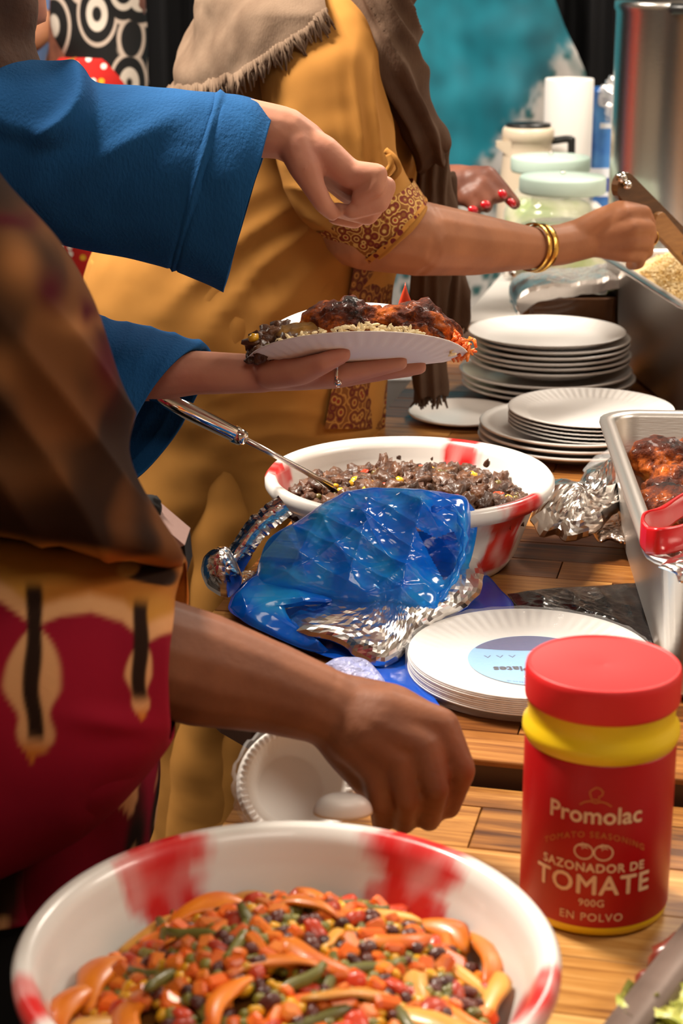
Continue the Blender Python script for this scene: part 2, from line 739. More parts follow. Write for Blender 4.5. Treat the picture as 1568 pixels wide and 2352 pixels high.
def table(label, z, u0, u1, w0, w1, radii, wm, th, pw, lens):
    base = tw((u0 + u1) / 2, (w0 + w1) / 2, 0)
    T = thing('wooden_table', label, 'table', base)
    outl = rounded(u0, u1, w0, w1, radii)
    # underside slab with the dark edge
    mb = MB()
    n = len(outl)
    mb.loft([[tw(u, w_, zz) for u, w_ in outl] for zz in (z - th, z - .006)], True, True)
    mb.build('tabletop_core', EDGE, T, smooth=False)
    rnd = random.Random(int(z * 1000))
    w_ = w0
    while w_ < w1 - .004:
        u = u0 - rnd.uniform(0, lens[1])
        ww = min(pw, w1 - w_)
        while u < u1:
            L_ = rnd.uniform(*lens)
            g = .0005
            q = clip([(u + g, w_ + g), (u + L_ - g, w_ + g), (u + L_ - g, w_ + ww - g), (u + g, w_ + ww - g)], outl)
            u += L_
            if len(q) >= 3:
                dz = rnd.uniform(0, .0006)
                b = MB()
                cx = sum(p[0] for p in q) / len(q)
                cy = sum(p[1] for p in q) / len(q)
                top = [tw(cx + (p[0] - cx) * .997, cy + (p[1] - cy) * .975, z - .0008 + dz) for p in q]
                b.loft([[tw(p[0], p[1], z - .0065) for p in q], [tw(p[0], p[1], z - .0020 + dz) for p in q], top])
                b.build('plank', wm, T, smooth=False)
        w_ += ww
    for uu in (u0 + .12 + radii[0] * .3, u1 - .1):
        for vv in (w0 + .12 + radii[0] * .3, w1 - .1):
            c = tw(uu, vv, 0)
            MB().box((c.x, c.y, (z - th) / 2), (.05, .05, z - th - .001), -TR, .004).build('leg', LEGM, T, smooth=False)
    return T


table('dark wooden serving table carrying the blue bag and the stacked plates', ZF, 0.0, 1.15, 0.0, 1.90, (.26, .05, .03, .03), WOODF, .034, .062, (.16, .42))
table('light wooden table in front carrying the vegetable bowl and the red jar', ZN, 0.14, 1.1, -.95, -.012, (.04, .04, .05, .05), WOODN, .034, .075, (.3, .8))
# white clothed table behind
CLOTH = mat('white_tablecloth', (.78, .74, .69), .85, bump=(200, .1, .001))
bt = tw(.75, 2.49, 0)
BT = thing('buffet_table', 'white clothed table behind carrying drink jars and steel urn', 'table', bt)
mb = MB()
rings = []
outl = rounded(.0, 1.5, 1.93, 3.05, (.03, .03, .03, .03), 3)
dense = []
for i in range(len(outl)):
    a, b = outl[i], outl[(i + 1) % len(outl)]
    k = max(1, int(sqrt((a[0] - b[0]) ** 2 + (a[1] - b[1]) ** 2) / .03))
    dense += [(a[0] + (b[0] - a[0]) * j / k, a[1] + (b[1] - a[1]) * j / k) for j in range(k)]
for zz in (.772, .765, .6, .4, .2, .03):
    r = []
    for i, (u, v) in enumerate(dense):
        d = max(0, (.765 - zz)) * .06 * (1 + .8 * sin(i * 1.1))
        cu, cv = u - .75, v - 2.49
        r.append(tw(u + cu * d, v + cv * d, zz - (0 if zz < .77 else 0)))
    rings.append(r)
mb.loft(list(reversed(rings)), False, True)
mb.build('tablecloth', CLOTH, BT)
MB().box(tw(.75, 2.49, .748), (1.48, 1.08, .03), -TR).build('tabletop', EDGE, BT, smooth=False)
for uu in (.1, 1.4):
    for vv in (2.05, 2.95):
        MB().box(tw(uu, vv, .366), (.04, .04, .73), -TR).build('leg', LEGM, BT, smooth=False)

# ================================================================== big bowls
BOWLM = mat('bowl_plastic', (.8, .77, .73), .3, attr='Col', sss=.0, coat=.25)


def big_bowl(name, label, px, py, z, R, h, marks, n=220):
    c = on(px, py, z + h)
    c.z = z
    t = .0035
    rb = R * .68
    prof = [(0, .004), (rb * .92, .004), (rb, .0), (rb + .004, .004), (rb + .012, .016), (R * .86, h * .66), (R * .90, h - .021), (R * .925, h - .020), (R - .004, h - .019), (R, h - .012), (R, h - .005), (R - .004, h),
            (R - .012, h - .0015), (R * .90, h - .012), (R * .885, h - .022), (R * .84, h * .62), (rb + .006, .02), (rb - .004, .010), (rb * .5, .008), (0, .008)]
    # densify
    P = []
    for (a, b), (d, e) in zip(prof, prof[1:]):
        k = max(1, int(sqrt((a - d) ** 2 + (b - e) ** 2) / .006))
        P += [(a + (d - a) * j / k, b + (e - b) * j / k) for j in range(k)]
    P.append(prof[-1])
    P[0] = (1e-7, P[0][1])
    P[-1] = (1e-7, P[-1][1])
    me = MB().lathe(P, c, n).mesh('bowl')
    white = (.80, .765, .72)
    reds = [(.72, .028, .022), (.60, .008, .014)]

    def col(co):
        p = co - c
        r = sqrt(p.x ** 2 + p.y ** 2)
        a = math.degrees(atan2(p.y, p.x))
        best = 0
        for m_, wd, st in marks:
            d = abs((a - m_ + 180) % 360 - 180)
            d += 6 * nz((a * .05, r * 60, p.z * 60), 1.0, m_) + 4 * nz((a * .3, p.z * 30, 0), 1, 3)
            k = 1 - smooth01(d, wd * .72, wd * 1.18)
            k *= min(1.0, st * (1.05 + .7 * nz((a * .1, p.z * 25, r * 20), 1.3, m_)))
            best = max(best, k)
        if r < rb + .01:
            best = 0
        return lerp3(white, lerp3(reds[0], reds[1], .5 + .5 * nz(co, 30)), min(1, max(0, best)))
    paint(me, col)
    return link(name, me, None, BOWLM, base=c, label=label, cat='bowl'), c


RB, HB = .168, .103
bowl2, B2 = big_bowl('mixing_bowl', 'white plastic bowl with red stripes holding brown meat stew', 940, 1085, ZF, RB - .002, HB, [(62, 9, 1), (171, 11, .9), (-42, 13, 1), (262, 12, 1)])
bowl1, B1 = big_bowl('mixing_bowl', 'large white bowl with red brush marks holding mixed vegetables in front', 660, 2165, ZN, RB + .003, HB, [(57, 13, .9), (126, 12, .9), (203, 9, .9), (272, 12, .9), (-20, 12, .9)])

# ================================================================== seasoning jar
def text2d(s, size, bold=0.0, space=1.0):
    cu = bpy.data.curves.new('t', 'FONT')
    cu.body = s
    cu.size = size
    cu.align_x = 'CENTER'
    cu.resolution_u = 3
    cu.space_character = space
    o = bpy.data.objects.new('t', cu)
    COL.objects.link(o)
    dg = bpy.context.evaluated_depsgraph_get()
    me = bpy.data.meshes.new_from_object(o.evaluated_get(dg))
    bpy.data.objects.remove(o)
    bpy.data.curves.remove(cu)
    bm = bmesh.new()
    bm.from_mesh(me)
    bmesh.ops.triangulate(bm, faces=bm.faces[:])
    long_ = [e for e in bm.edges if e.calc_length() > size * .3]
    if long_:
        bmesh.ops.subdivide_edges(bm, edges=long_, cuts=2)
    v = [(p.co.x, p.co.y) for p in bm.verts]
    f = [tuple(x.index for x in q.verts) for q in bm.faces]
    bm.free()
    bpy.data.meshes.remove(me)
    if bold:                                # thicken the strokes with shifted copies
        n = len(v)
        sh = [(-bold, 0), (bold, 0), (0, bold), (0, -bold)]
        f = [tuple(i + n * k for i in q) for k in range(4) for q in f]
        v = [(x + a, y + b) for a, b in sh for x, y in v]
    return v, f


def build_jar():
    c = on(1361, 2072, ZN)
    c.z = ZN
    R = .0565
    J = thing('seasoning_jar', 'red and yellow plastic jar of tomato seasoning with red screw lid', 'jar', c)
    H = .198
    body = [(1e-6, .001), (R * .9, .001), (R * .965, .003), (R * .985, .008), (R * .985, .140), (R * 1.0, .141), (R * 1.03, .146), (R * 1.025, .151), (R * .97, .155), (R * .955, .160), (R * .965, .166), (R * .985, .170), (R * .985, .173), (R * .9, .174), (1e-6, .174)]
    MB().lathe(body, c, 96).build('jar_body', YELLOW, J)
    lab = [(R * .987, .0095), (R * .995, .0105), (R * .995, .1385), (R * .987, .1395)]
    MB().lathe(lab, c, 96).build('label_sleeve', LABELRED, J)
    lid = [(R * .98, .170), (R * 1.005, .1715), (R * 1.012, .174), (R * 1.012, .192), (R * 1.0, .1965), (R * .97, .198), (R * .955, .1968), (R * .94, .1965), (R * .3, .1962), (.004, .1958), (1e-6, .1962)]
    MB().lathe(lid, c, 96, lambda a, r, z: (r * (1 + (.004 * (1 if int(a / (2 * pi) * 96) % 2 else 0) if .174 < z < .193 else 0)), z)).build('screw_lid', RED, J)
    # writing on the sleeve
    rr = R * .995 + .0004
    az0 = -pi / 2 - atan2(c.x, c.y) - .02

    def wrap(x, y):
        a = az0 + x / rr
        return c + Vector((rr * cos(a), rr * sin(a), y))

    def put(name, s, size, y, m, bold=0., space=1., arc=0.):
        v, f = text2d(s, size, bold, space)
        me = mesh([wrap(x, y + b - arc * x * x) for x, b in v], f)
        link(name, me, J, m, smooth=False)
    put('brand_lettering', 'Promolac', .0185, .0945, CREAM, .0004, 1.0)
    put('small_lettering', 'TOMATO SEASONING', .0066, .0835, ORANGEINK, .0001, 1.25, 9.)
    put('product_lettering', 'SAZONADOR DE', .0096, .0555, CREAM, .0003, 1.1)
    put('product_lettering', 'TOMATE', .0215, .0375, CREAM, .0005, 1.10)
    put('weight_lettering', '900G', .0082, .0275, CREAM, .0001, 1.08)
    put('weight_lettering', 'EN POLVO', .0090, .0155, CREAM, .0001, 1.15)

    def stroke(name, pts, wd, m, loop=False):
        mb = MB()
        P = [Vector((x, y)) for x, y in pts]
        n = len(P)
        L_, R_ = [], []
        for i in range(n):
            d = (P[(i + 1) % n if loop else min(i + 1, n - 1)] - P[(i - 1) % n if loop else max(i - 1, 0)]).normalized()
            q = Vector((-d.y, d.x)) * wd / 2
            L_.append(wrap(*(P[i] + q)))
            R_.append(wrap(*(P[i] - q)))
        if loop:
            L_.append(L_[0])
            R_.append(R_[0])
        mb.loft([R_, L_], False, False, False)
        mb.build(name, m, J, smooth=False)
    # two tomatoes
    for s in (-1, 1):
        cx, cy = s * .0072, .0715
        stroke('tomato_mark', [(cx + .0068 * cos(a * pi / 12), cy + .006 * sin(a * pi / 12)) for a in range(24)], .0011, CREAM, True)
        stroke('tomato_mark', [(cx + (.001 + .0032 * (k % 2)) * cos(k * pi / 5), cy + .0045 + (.0007 + .0022 * (k % 2)) * sin(k * pi / 5)) for k in range(10)], .0008, CREAM, True)
    # little cook's hat and shoulders
    hat = [(-.0028, .1135), (-.0040, .1165), (-.0045, .1195), (-.0025, .1215), (0, .1232), (.0027, .1225), (.0050, .1200), (.0042, .1170), (.0022, .1160), (.0025, .1135)]
    stroke('hat_mark', hat, .0010, ORANGEINK, True)
    stroke('hat_mark', [(-.0115, .1085), (-.008, .1110), (-.004, .1122), (0, .1110), (.004, .1122), (.008, .1110), (.0115, .1085)], .0010, ORANGEINK)


build_jar()


# ================================================================== plates
def fluted(R, n=240, ridges=60, rim=.28, depth=.010, t=.0009, amp=.0010):
    """paper plate mesh builder around the origin (profile up, then back underneath)"""
    ri = R * (1 - rim)
    up = [(1e-6, 0), (ri * .6, 0), (ri, .0005), (ri + .004, .0025)] + [(ri + .004 + (R - ri - .004) * k / 6, .0025 + (depth - .0025) * (k / 6)) for k in range(1, 6)] + [(R - .0005, depth), (R, depth - .0004)]
    dn = [(r, z - t) for r, z in reversed(up)]

    def fn(a, r, z):
        k = smooth01(r, ri + .001, ri + .008) * (1 - smooth01(r, R - .0025, R - .0006))
        return r, z + amp * k * cos(a * ridges)
    return up, dn, fn


def paper_plate(name, c, R, m, parent=None, **k):
    up, dn, fn = fluted(R)
    me = MB().lathe(up + dn, c, 240, fn).mesh('pp')
    return link(name, me, parent, m, **k)


# wrapped pack of paper plates
def plate_pack():
    c = on(1216, 1512, ZF + .020)
    c.z = ZF
    R = .1185
    P = thing('paper_plate_pack', 'shrink-wrapped pack of white paper plates with blue round label', 'plate pack', c)
    for i in range(9):
        paper_plate('paper_plate', c + Vector((.0004 * (i % 3), -.0003 * (i % 2), .0018 + i * .0020)), R - .0004 * (i % 2), PAPER, P)
    zt = .0018 + 8 * .0020
    # film stretched over the top
    mb = MB()
    rings = []
    for r, z in ((.0, .0055), (.03, .0057), (.06, .006), (.085, .0072), (.105, .0108), (R + .001, .0125), (R + .0022, .008), (R + .0022, -.004), (R + .001, -.013), (R - .012, -zt + .0004)):
        ring = []
        for k in range(160):
            a = 2 * pi * k / 160
            dz = .0012 * nz((cos(a) * r * 60, sin(a) * r * 60, r * 10), 1.0) + .0008 * sin(a * 23 + 3 * sin(a * 3)) * smooth01(r, .07, .11)
            dz = max(dz, -.0004) if z > 0 else 0
            ring.append(c + Vector(((r + 1e-5) * cos(a), (r + 1e-5) * sin(a), zt + z + dz)))
        rings.append(ring)
    mb.loft(rings, False, False)
    mb.build('shrink_wrap', FILM, P)
    # the label disc
    LB = mat('label_sky', (.22, .50, .80), .4)
    LN = mat('label_navy', (.018, .03, .20), .4)
    LW = mat('label_white', (.85, .86, .88), .4)
    rl = .064
    z0 = zt + .0012
    # disc lies in the well; its text faces the far side of the table
    rot = radians(182)
    cl = c + Vector((.004, -.002, z0))

    def put(x, y, dz=0.0):
        return cl + Vector((x * cos(rot) - y * sin(rot), x * sin(rot) + y * cos(rot), dz))
    MB().loft([[put(rl * cos(a * pi / 40), rl * sin(a * pi / 40), dz) for a in range(80)] for dz in (0, .0004)]).build('label_disc', LB, P, smooth=False)

    def seg(name, pts, m, dz):
        MB().loft([[put(x, y, dz) for x, y in pts], [put(x, y, dz + .0001) for x, y in pts]]).build(name, m, P, smooth=False)
    # navy lower swoosh (far side as seen)
    pts = [(rl * .985 * cos(radians(a)), rl * .985 * sin(radians(a))) for a in range(212, 329, 4)]
    pts += [(rl * (.83 - .1 * k), -rl * (.50 - .13 * sin(pi * k / 16))) for k in range(0, 17)]
    seg('label_navy_field', pts, LN, .0005)
    # oval emblem
    seg('label_emblem', [(-.010 + .0255 * cos(a * pi / 24), .043 + .0095 * sin(a * pi / 24)) for a in range(48)], LW, .0005)
    seg('label_emblem', [(-.010 + .0245 * cos(a * pi / 24), .043 + .0087 * sin(a * pi / 24)) for a in range(48)], LN, .0007)

    def word(name, s, size, x, y, m, bold=0., dz=.0009, arc=0.):
        v, f = text2d(s, size, bold)
        link(name, mesh([put(x + a, y + b - arc * a * a, dz) for a, b in v], f), P, m, smooth=False)
    word('label_lettering', 'Essential!', .0105, -.010, .0395, LW, .0001)
    word('label_lettering', 'Paper Plates', .0155, .004, .018, LN, .0005)
    word('label_lettering', '/ 9"', .010, -.004, .003, LN, .0001)
    word('label_lettering', 'www.essentialhousewares.co.uk', .0048, .002, .0575, LN, .0, .0009, 7.)
    for k in range(3):                      # recycling marks
        cx = .052 - .0 * k - k * .012 - .008
        cy = -.010 - .0 * k
        seg('label_mark', [(cx + .0042 * cos(radians(90 + 120 * q)), cy + .0042 * sin(radians(90 + 120 * q))) for q in range(3)], LN, .0005)
        seg('label_mark', [(cx + .0028 * cos(radians(90 + 120 * q)), cy + .0028 * sin(radians(90 + 120 * q))) for q in range(3)], LB, .0007)


plate_pack()


def dinner_plate(c, R, h=.018, n=96):
    t = .0035
    up = [(1e-6, .003), (R * .6, .003), (R * .68, .0045), (R * .78, h * .55), (R * .95, h * .9), (R * .985, h), (R, h - .0015)]
    dn = [(R - .001, h - t), (R * .94, h * .9 - t), (R * .78, h * .55 - t), (R * .66, .0), (R * .6, .0), (R * .58, .0008), (1e-6, .0008)]
    return MB().lathe(up + dn, c, n)


# tall stack at the back
base = on(1254, 902, ZF)
tops = [(.146, .0), (.147, .012), (.1465, .024)]
z = ZF + .0005
labels_tall = ['widest dinner plate at the very bottom of the tall plate stack', 'wide dinner plate second from the bottom of the tall stack', 'wide rimmed dinner plate third from the bottom of tall stack',
               'dinner plate fourth from the bottom of the tall stack', 'dinner plate fifth from the bottom of the tall stack', 'dinner plate sixth from the bottom of the tall stack', 'dinner plate third from the top of the tall stack', 'dinner plate second from the top of the tall stack']
Rs = [.135, .138, .137, .126, .1265, .1255, .125, .124]
dzs = [.0102, .0120, .0158, .0090, .0085, .0088, .0080, .0080]
for i, (R, dz) in enumerate(zip(Rs, dzs)):
    c = Vector((base.x + .003 * sin(i * 2.1) + (.004 if i > 2 else 0), base.y + .003 * cos(i * 1.7), z))
    dinner_plate(c, R, .019).build('dinner_plate', CHINA, label=labels_tall[i], cat='plate', group='plates in the tall stack')
    z += dz
up, dn, fn = fluted(.1235, rim=.26, depth=.014, ridges=72)
o = link('paper_plate', MB().lathe(up + dn, (base.x - .002, base.y, z + .007), 240, fn).mesh('p'), None, PAPER, label='fluted white paper plate lying on top of the tall plate stack', cat='plate')
# low stack, bigger plates with paper plates on them
base2 = on(1318, 998, ZF + .02)
base2.z = ZF
z = ZF + .0005
for i, lb in enumerate(['large white plate at the bottom of the low plate stack', 'large white plate second from bottom of the low stack', 'large white plate under the paper plates of the low stack']):
    dinner_plate(Vector((base2.x, base2.y, z)), .136 - .001 * i, .021).build('serving_plate', CHINA, label=lb, cat='plate', group='large plates in the low stack')
    z += .0095
up, dn, fn = fluted(.116, rim=.26, depth=.010, ridges=64)
me0 = MB().lathe(up + dn, (0, 0, 0), 240, fn).mesh('p')
for i, lb in enumerate(['paper plate at the bottom of the low stack of paper plates', 'paper plate second from bottom of the low paper stack', 'paper plate in the middle of the low paper stack', 'paper plate second from top of the low paper stack', 'fluted paper plate on top of the low stack']):
    me = me0.copy()
    me.transform(Matrix.Translation((base2.x + .022 + .001 * sin(i * 3), base2.y - .005, z + .001 + i * .0055)))
    link('paper_plate', me, None, PAPER, label=lb, cat='plate', group='paper plates on the low stack')
# lone plate left of the stacks
cL = on(1062, 962, ZF)
dinner_plate(Vector((cL.x, cL.y, ZF + .0005)), .082, .012).build('side_plate', CHINA, label='small white plate lying alone behind the stew bowl', cat='plate')

# ================================================================== steel pans
def rrect(L_, W_, r, n=6):
    pts = []
    for sx, sy, a0 in ((1, 1, 0), (-1, 1, .5 * pi), (-1, -1, pi), (1, -1, 1.5 * pi)):
        for k in range(n + 1):
            a = a0 + .5 * pi * k / n
            pts.append((sx * (L_ / 2 - r) + r * cos(a), sy * (W_ / 2 - r) + r * sin(a)))
    return pts


def pan(name, label, c, rz, L_, W_, h, m, mi=None, corner=.035, fl=.010):
    """L_ along local y, W_ along local x; open top with a flanged rim"""
    P = thing(name, label, 'pan', c)
    R = Matrix.Rotation(rz, 3, 'Z')

    def ring(off, z, taper=0):
        return [Vector(c) + R @ Vector((x, y, z)) for y, x in [(a, b) for a, b in rrect(L_ + 2 * off, W_ + 2 * off, max(.006, corner + off))]]
    outer = [ring(-.030, .0), (ring(-.022, .002)), ring(-.016, .010), ring(-.004, h - .006), ring(fl, h - .004), ring(fl + .0015, h - .006), ring(fl + .0025, h - .004), ring(fl + .002, h - .001), ring(.002, h), ring(-.005, h - .0015), ring(-.0075, h - .006), ring(-.018, .012), ring(-.026, .004), ring(-.034, .0025)]
    outer = [list(reversed(r)) for r in outer]
    MB().loft(outer).build('pan_shell', m, P, smooth=True)
    return P


# chicken pan on the right
pA, pB = on(1382, 940, .915), on(1508, 1300, .915)
dv = (pB - pA)
angA = atan2(-dv.x, dv.y) + pi
ctrA = (pA + pB) / 2 + Vector((cos(angA), sin(angA), 0)) * (.325 / 2)
ctrA.z = ZF + .0005
CHP = pan('steel_pan', 'deep steel pan of grilled chicken at the right edge', ctrA, angA, dv.length - .02, .315, .915 - ZF, STEELP, corner=.04)
# rice pan behind
cR, cR2 = on(1378, 575, .955), on(1568, 695, .955)
dR = (cR2 - cR).normalized()
angB = atan2(dR.x, -dR.y)
RL, RW = .53, .325
ctrB = cR + dR * (RL / 2) + Vector((cos(angB), sin(angB), 0)) * (RW / 2)
ctrB.z = ZF + .0005
RCP = pan('steel_pan', 'deep steel pan heaped with yellow rice behind the plates', ctrB, angB, RL, RW, .955 - ZF, STEELP, corner=.03)
# dark tray in the bottom right corner
pC, pD = on(1392, 2352, ZN + .05), on(1568, 2128, ZN + .05)
dC = (pD - pC).normalized()
angC = atan2(-dC.x, dC.y)
ctrC = (pC + pD) / 2 + Vector((dC.y, -dC.x, 0)) * .141
ctrC.z = ZN + .0005
TRAYM = mat('tarnished_tray', (.19, .135, .11), .5, .5, var=((.13, .09, .07), 20, .3, .7))
TRAY = pan('serving_tray', 'dark worn metal tray of salad in the bottom right corner', ctrC, angC, .42, .25, .05, TRAYM, corner=.02, fl=.016)

# ================================================================== food
def lumpy(r, seed, amp, sc, sub=3, flat=1.0):
    mb = MB().ico((0, 0, 0), r, sub)
    me = mb.mesh('lump')
    for v in me.vertices:
        n = v.co.normalized()
        k = 1 + amp * noise.fractal(n * sc + Vector((seed * 7.3, seed, -seed * 3.1)), 1.0, 2.0, 3)
        v.co = v.co * k
        v.co.z *= flat
    me.polygons.foreach_set('use_smooth', [True] * len(me.polygons))
    return me


ORD = ['first', 'second', 'third', 'fourth', 'fifth', 'sixth', 'seventh', 'eighth', 'ninth', 'tenth', 'eleventh', 'twelfth', 'thirteenth', 'fourteenth', 'fifteenth', 'sixteenth', 'seventeenth', 'eighteenth', 'nineteenth', 'twentieth', 'twenty-first', 'twenty-second', 'twenty-third', 'twenty-fourth', 'twenty-fifth', 'twenty-sixth']


def scatter(protos, name, spots, label, cat, group, ordinal=False):
    """spots: (position, Matrix3 rotation, scale); copies share mesh data"""
    for k, (p, R, s) in enumerate(spots):
        o = bpy.data.objects.new(name, protos[k % len(protos)])
        COL.objects.link(o)
        o.matrix_world = Matrix.Translation(p) @ R.to_4x4() @ Matrix.Scale(s, 4)
        ORG[o.name] = p
        lb = label
        if ordinal:
            lb = label % ORD[sorted(range(len(spots)), key=lambda q: proj(spots[q][0])[0]).index(k)]
        tag(o, lb, cat, group)


def rot(rnd, tilt=pi):
    return Matrix.Rotation(rnd.uniform(0, 2 * pi), 3, 'Z') @ Matrix.Rotation(rnd.uniform(-tilt, tilt), 3, 'X') @ Matrix.Rotation(rnd.uniform(-tilt, tilt), 3, 'Y')


def with_mat(me, m):
    me.materials.append(m)
    return me


def disc_spots(rnd, n, R, gap, taken, hfun, lift, tilt, smin=.8, smax=1.2, sx=1.0):
    out = []
    tries = 0
    while len(out) < n and tries < n * 60:
        tries += 1
        r = R * sqrt(rnd.random())
        a = rnd.uniform(0, 2 * pi)
        x, y = r * cos(a), r * sin(a)
        if any((x - p) ** 2 + (y - q) ** 2 < (gap + g) ** 2 * .25 for p, q, g in taken):
            continue
        taken.append((x, y, gap))
        s = rnd.uniform(smin, smax)
        out.append((Vector((x, y, hfun(x, y) + lift * s)), rot(rnd, tilt), s))
    return out


# ---------------- vegetables in the front bowl
PEPPER = mat('orange_pepper', (.86, .25, .010), .38, var=((.62, .09, .008), 30, .35, .7), rand=.2, coat=.12)
PEPPERL = mat('pale_pepper', (.80, .42, .08), .4, var=((.75, .24, .02), 30, .35, .7), rand=.15, coat=.12)
CARROT = mat('carrot', (.80, .13, .012), .35, var=((.85, .25, .02), 40, .4, .7), rand=.25, coat=.3)
TOMATO = mat('tomato_red', (.58, .05, .014), .35, rand=.3, coat=.2)
PEA = mat('pea_green', (.17, .17, .018), .35, var=((.26, .22, .03), 50, .3, .7), rand=.3, coat=.3)
CORN = mat('sweetcorn', (.82, .42, .015), .3, rand=.2, coat=.3)
BEAN = mat('kidney_bean', (.095, .018, .010), .35, rand=.4, coat=.1)
BEANG = mat('green_bean', (.19, .17, .03), .4, var=((.12, .12, .02), 30, .3, .7), rand=.2, coat=.2)
SAUCE = mat('vegetable_sauce', (.20, .07, .012), .3, var=((.10, .04, .01), 40, .3, .7), bump=(80, .6, .004), coat=.4)


def mound(c, R, h, z0, m, name, label, seed, rough=.006):
    mb = MB()
    rings = []
    n = 72
    for j in range(26):
        r = R * (1 - j / 25) if j else R * .91
        ring = []
        for k in range(n):
            a = 2 * pi * k / n
            x, y = r * cos(a), r * sin(a)
            ring.append(Vector((c.x + x, c.y + y, mound_h(x, y, R, h, seed) + z0 - .004 + rough * nz((x, y, 0), 70, seed) - (.014 if j == 0 else 0))))
        rings.append(ring)
    mb.loft(rings, True, True)
    return mb.build(name, m, label=label, cat='food', kind='stuff')


def mound_h(x, y, R, h, seed):
    r = sqrt(x * x + y * y) / R
    return h * max(0, 1 - r ** 2.2) + .010 * nz((x, y, 0), 12, seed)


vz = ZN + .056
VR = .131
mound(B1, VR, .030, vz, SAUCE, 'vegetable_stew', 'loose saucy vegetable mix filling the front bowl', 1.0)
hf = lambda x, y: mound_h(x, y, VR, .030, 1.0) + vz
rnd = random.Random(11)


def strip_mesh(L_, wd, th, curl, seed):
    rings = []
    for i in range(13):
        t = i / 12 - .5
        a = t * curl
        r = L_ / curl
        ww = wd * (1 - (2 * abs(t)) ** 2.5 * .8) * (1 + .12 * sin(seed + i))
        cx, cz = r * sin(a), r * (cos(a) - cos(curl / 2)) * .9
        up = Vector((sin(a), 0, cos(a)))
        cp = Vector((cx, .012 * sin(seed + t * 3), cz))
        sag = .25 * ww
        ring = []
        for k in range(8):
            q = 2 * pi * k / 8
            yy = ww / 2 * cos(q)
            ring.append(cp + Vector((0, yy, 0)) + up * (th / 2 * sin(q) - sag * (yy / wd * 2) ** 2 * .5))
        rings.append(ring)
    return MB().loft(rings).mesh('strip')


pep = []
for i in range(5):
    me = strip_mesh(.052 + .010 * (i % 3), .019 + .004 * (i % 2), .0032, .75 + .3 * (i % 3), i)
    me.polygons.foreach_set('use_smooth', [True] * len(me.polygons))
    pep.append(with_mat(me, PEPPER if i % 3 else PEPPERL))
dice = [with_mat(MB().box((0, 0, 0), (.0125, .011, .010), 0, .002).mesh('d'), CARROT), with_mat(MB().box((0, 0, 0), (.017, .011, .009), 0, .002).mesh('d'), CARROT)]
tomd = [with_mat(lumpy((.010, .008, .005), 3, .3, 2, 2), TOMATO), with_mat(lumpy((.012, .007, .004), 5, .35, 2, 2), TOMATO)]
pea = [with_mat(lumpy(.0043, 1, .1, 2, 2), PEA)]
corn = [with_mat(lumpy((.0052, .0042, .0036), 2, .2, 1.5, 2), CORN)]
bean = [with_mat(lumpy((.0078, .0052, .0046), 4, .15, 1.5, 2), BEAN), with_mat(lumpy((.0068, .0055, .005), 6, .2, 2, 2), BEAN)]
gb = []
for i in range(2):
    me = MB().tube([(-.024 + .008 * k, .002 * sin(k + i), .001 * cos(k * 2)) for k in range(7)], [.0025, .0036, .0040, .0041, .0040, .0036, .0024], 8).mesh('gb')
    me.polygons.foreach_set('use_smooth', [True] * len(me.polygons))
    gb.append(with_mat(me, BEANG))

taken = []
# peppers crowd the far left, the right and the front
big = []
for (px, py, ang, s) in ((350, 2110, 20, 1.1), (250, 2230, 60, 1.2), (170, 2290, 80, 1.1), (620, 2045, 10, 1.1), (760, 2050, -20, 1.0), (870, 2100, -30, 1.1), (1000, 2110, -60, 1.0), (1110, 2150, -70, 1.3), (1150, 2260, -80, 1.1),
                         (720, 2230, -25, 1.2), (830, 2310, -5, 1.5), (330, 2330, 75, 1.2), (640, 2290, 15, 1.1), (950, 2260, -50, 1.0), (1080, 2320, -20, 1.2), (210, 2180, 45, 1.0), (480, 2090, 5, 1.0), (560, 2340, 70, 1.0), (250, 2350, 70, 1.2),
                         (900, 2180, 30, .9), (1060, 2210, -80, 1.0), (450, 2180, 20, .8), (700, 2140, -10, .8), (980, 2350, 0, 1.3), (140, 2240, 95, 1.0), (770, 2180, 40, .8)):
    p = on(px, py, vz + .020)
    x, y = p.x - B1.x, p.y - B1.y
    rr = sqrt(x * x + y * y)
    if rr > VR - .004:
        x, y = x * (VR - .004) / rr, y * (VR - .004) / rr
    big.append((Vector((B1.x + x, B1.y + y, hf(x, y) + .002 + .003 * rnd.random())), Matrix.Rotation(radians(ang), 3, 'Z') @ Matrix.Rotation(rnd.uniform(-.5, .5), 3, 'X'), s * .95))
    taken.append((x, y, .014))
scatter(pep, 'pepper_strip', big, 'curved orange pepper strip in the front bowl, %s from the left', 'pepper strip', 'pepper strips in the front bowl', True)
shift = lambda L_: [(p + Vector((B1.x, B1.y, 0)), R, s) for p, R, s in L_]
scatter(dice, 'carrot_cube', shift(disc_spots(rnd, 165, VR * .97, .0085, taken, hf, .003, pi)), 'small diced carrot cube in the front vegetable bowl', 'carrot', 'carrot cubes in the front bowl')
scatter(tomd, 'tomato_piece', shift(disc_spots(rnd, 40, VR * .96, .009, taken, hf, .003, .9)), 'torn red tomato piece in the front vegetable bowl', 'tomato', 'tomato pieces in the front bowl')
scatter(bean, 'kidney_bean', shift(disc_spots(rnd, 120, VR * .97, .0075, taken, hf, .0035, pi)), 'dark red kidney bean in the front vegetable bowl', 'bean', 'kidney beans in the front bowl')
scatter(gb, 'green_bean', shift(disc_spots(rnd, 26, VR * .9, .010, taken, hf, .004, .3)), 'cut green bean lying in the front vegetable bowl', 'green bean', 'green beans in the front bowl')
scatter(corn, 'corn_kernel', shift(disc_spots(rnd, 130, VR * .98, .0052, taken, hf, .0035, pi)), 'yellow sweetcorn kernel in the front vegetable bowl', 'corn', 'corn kernels in the front bowl')
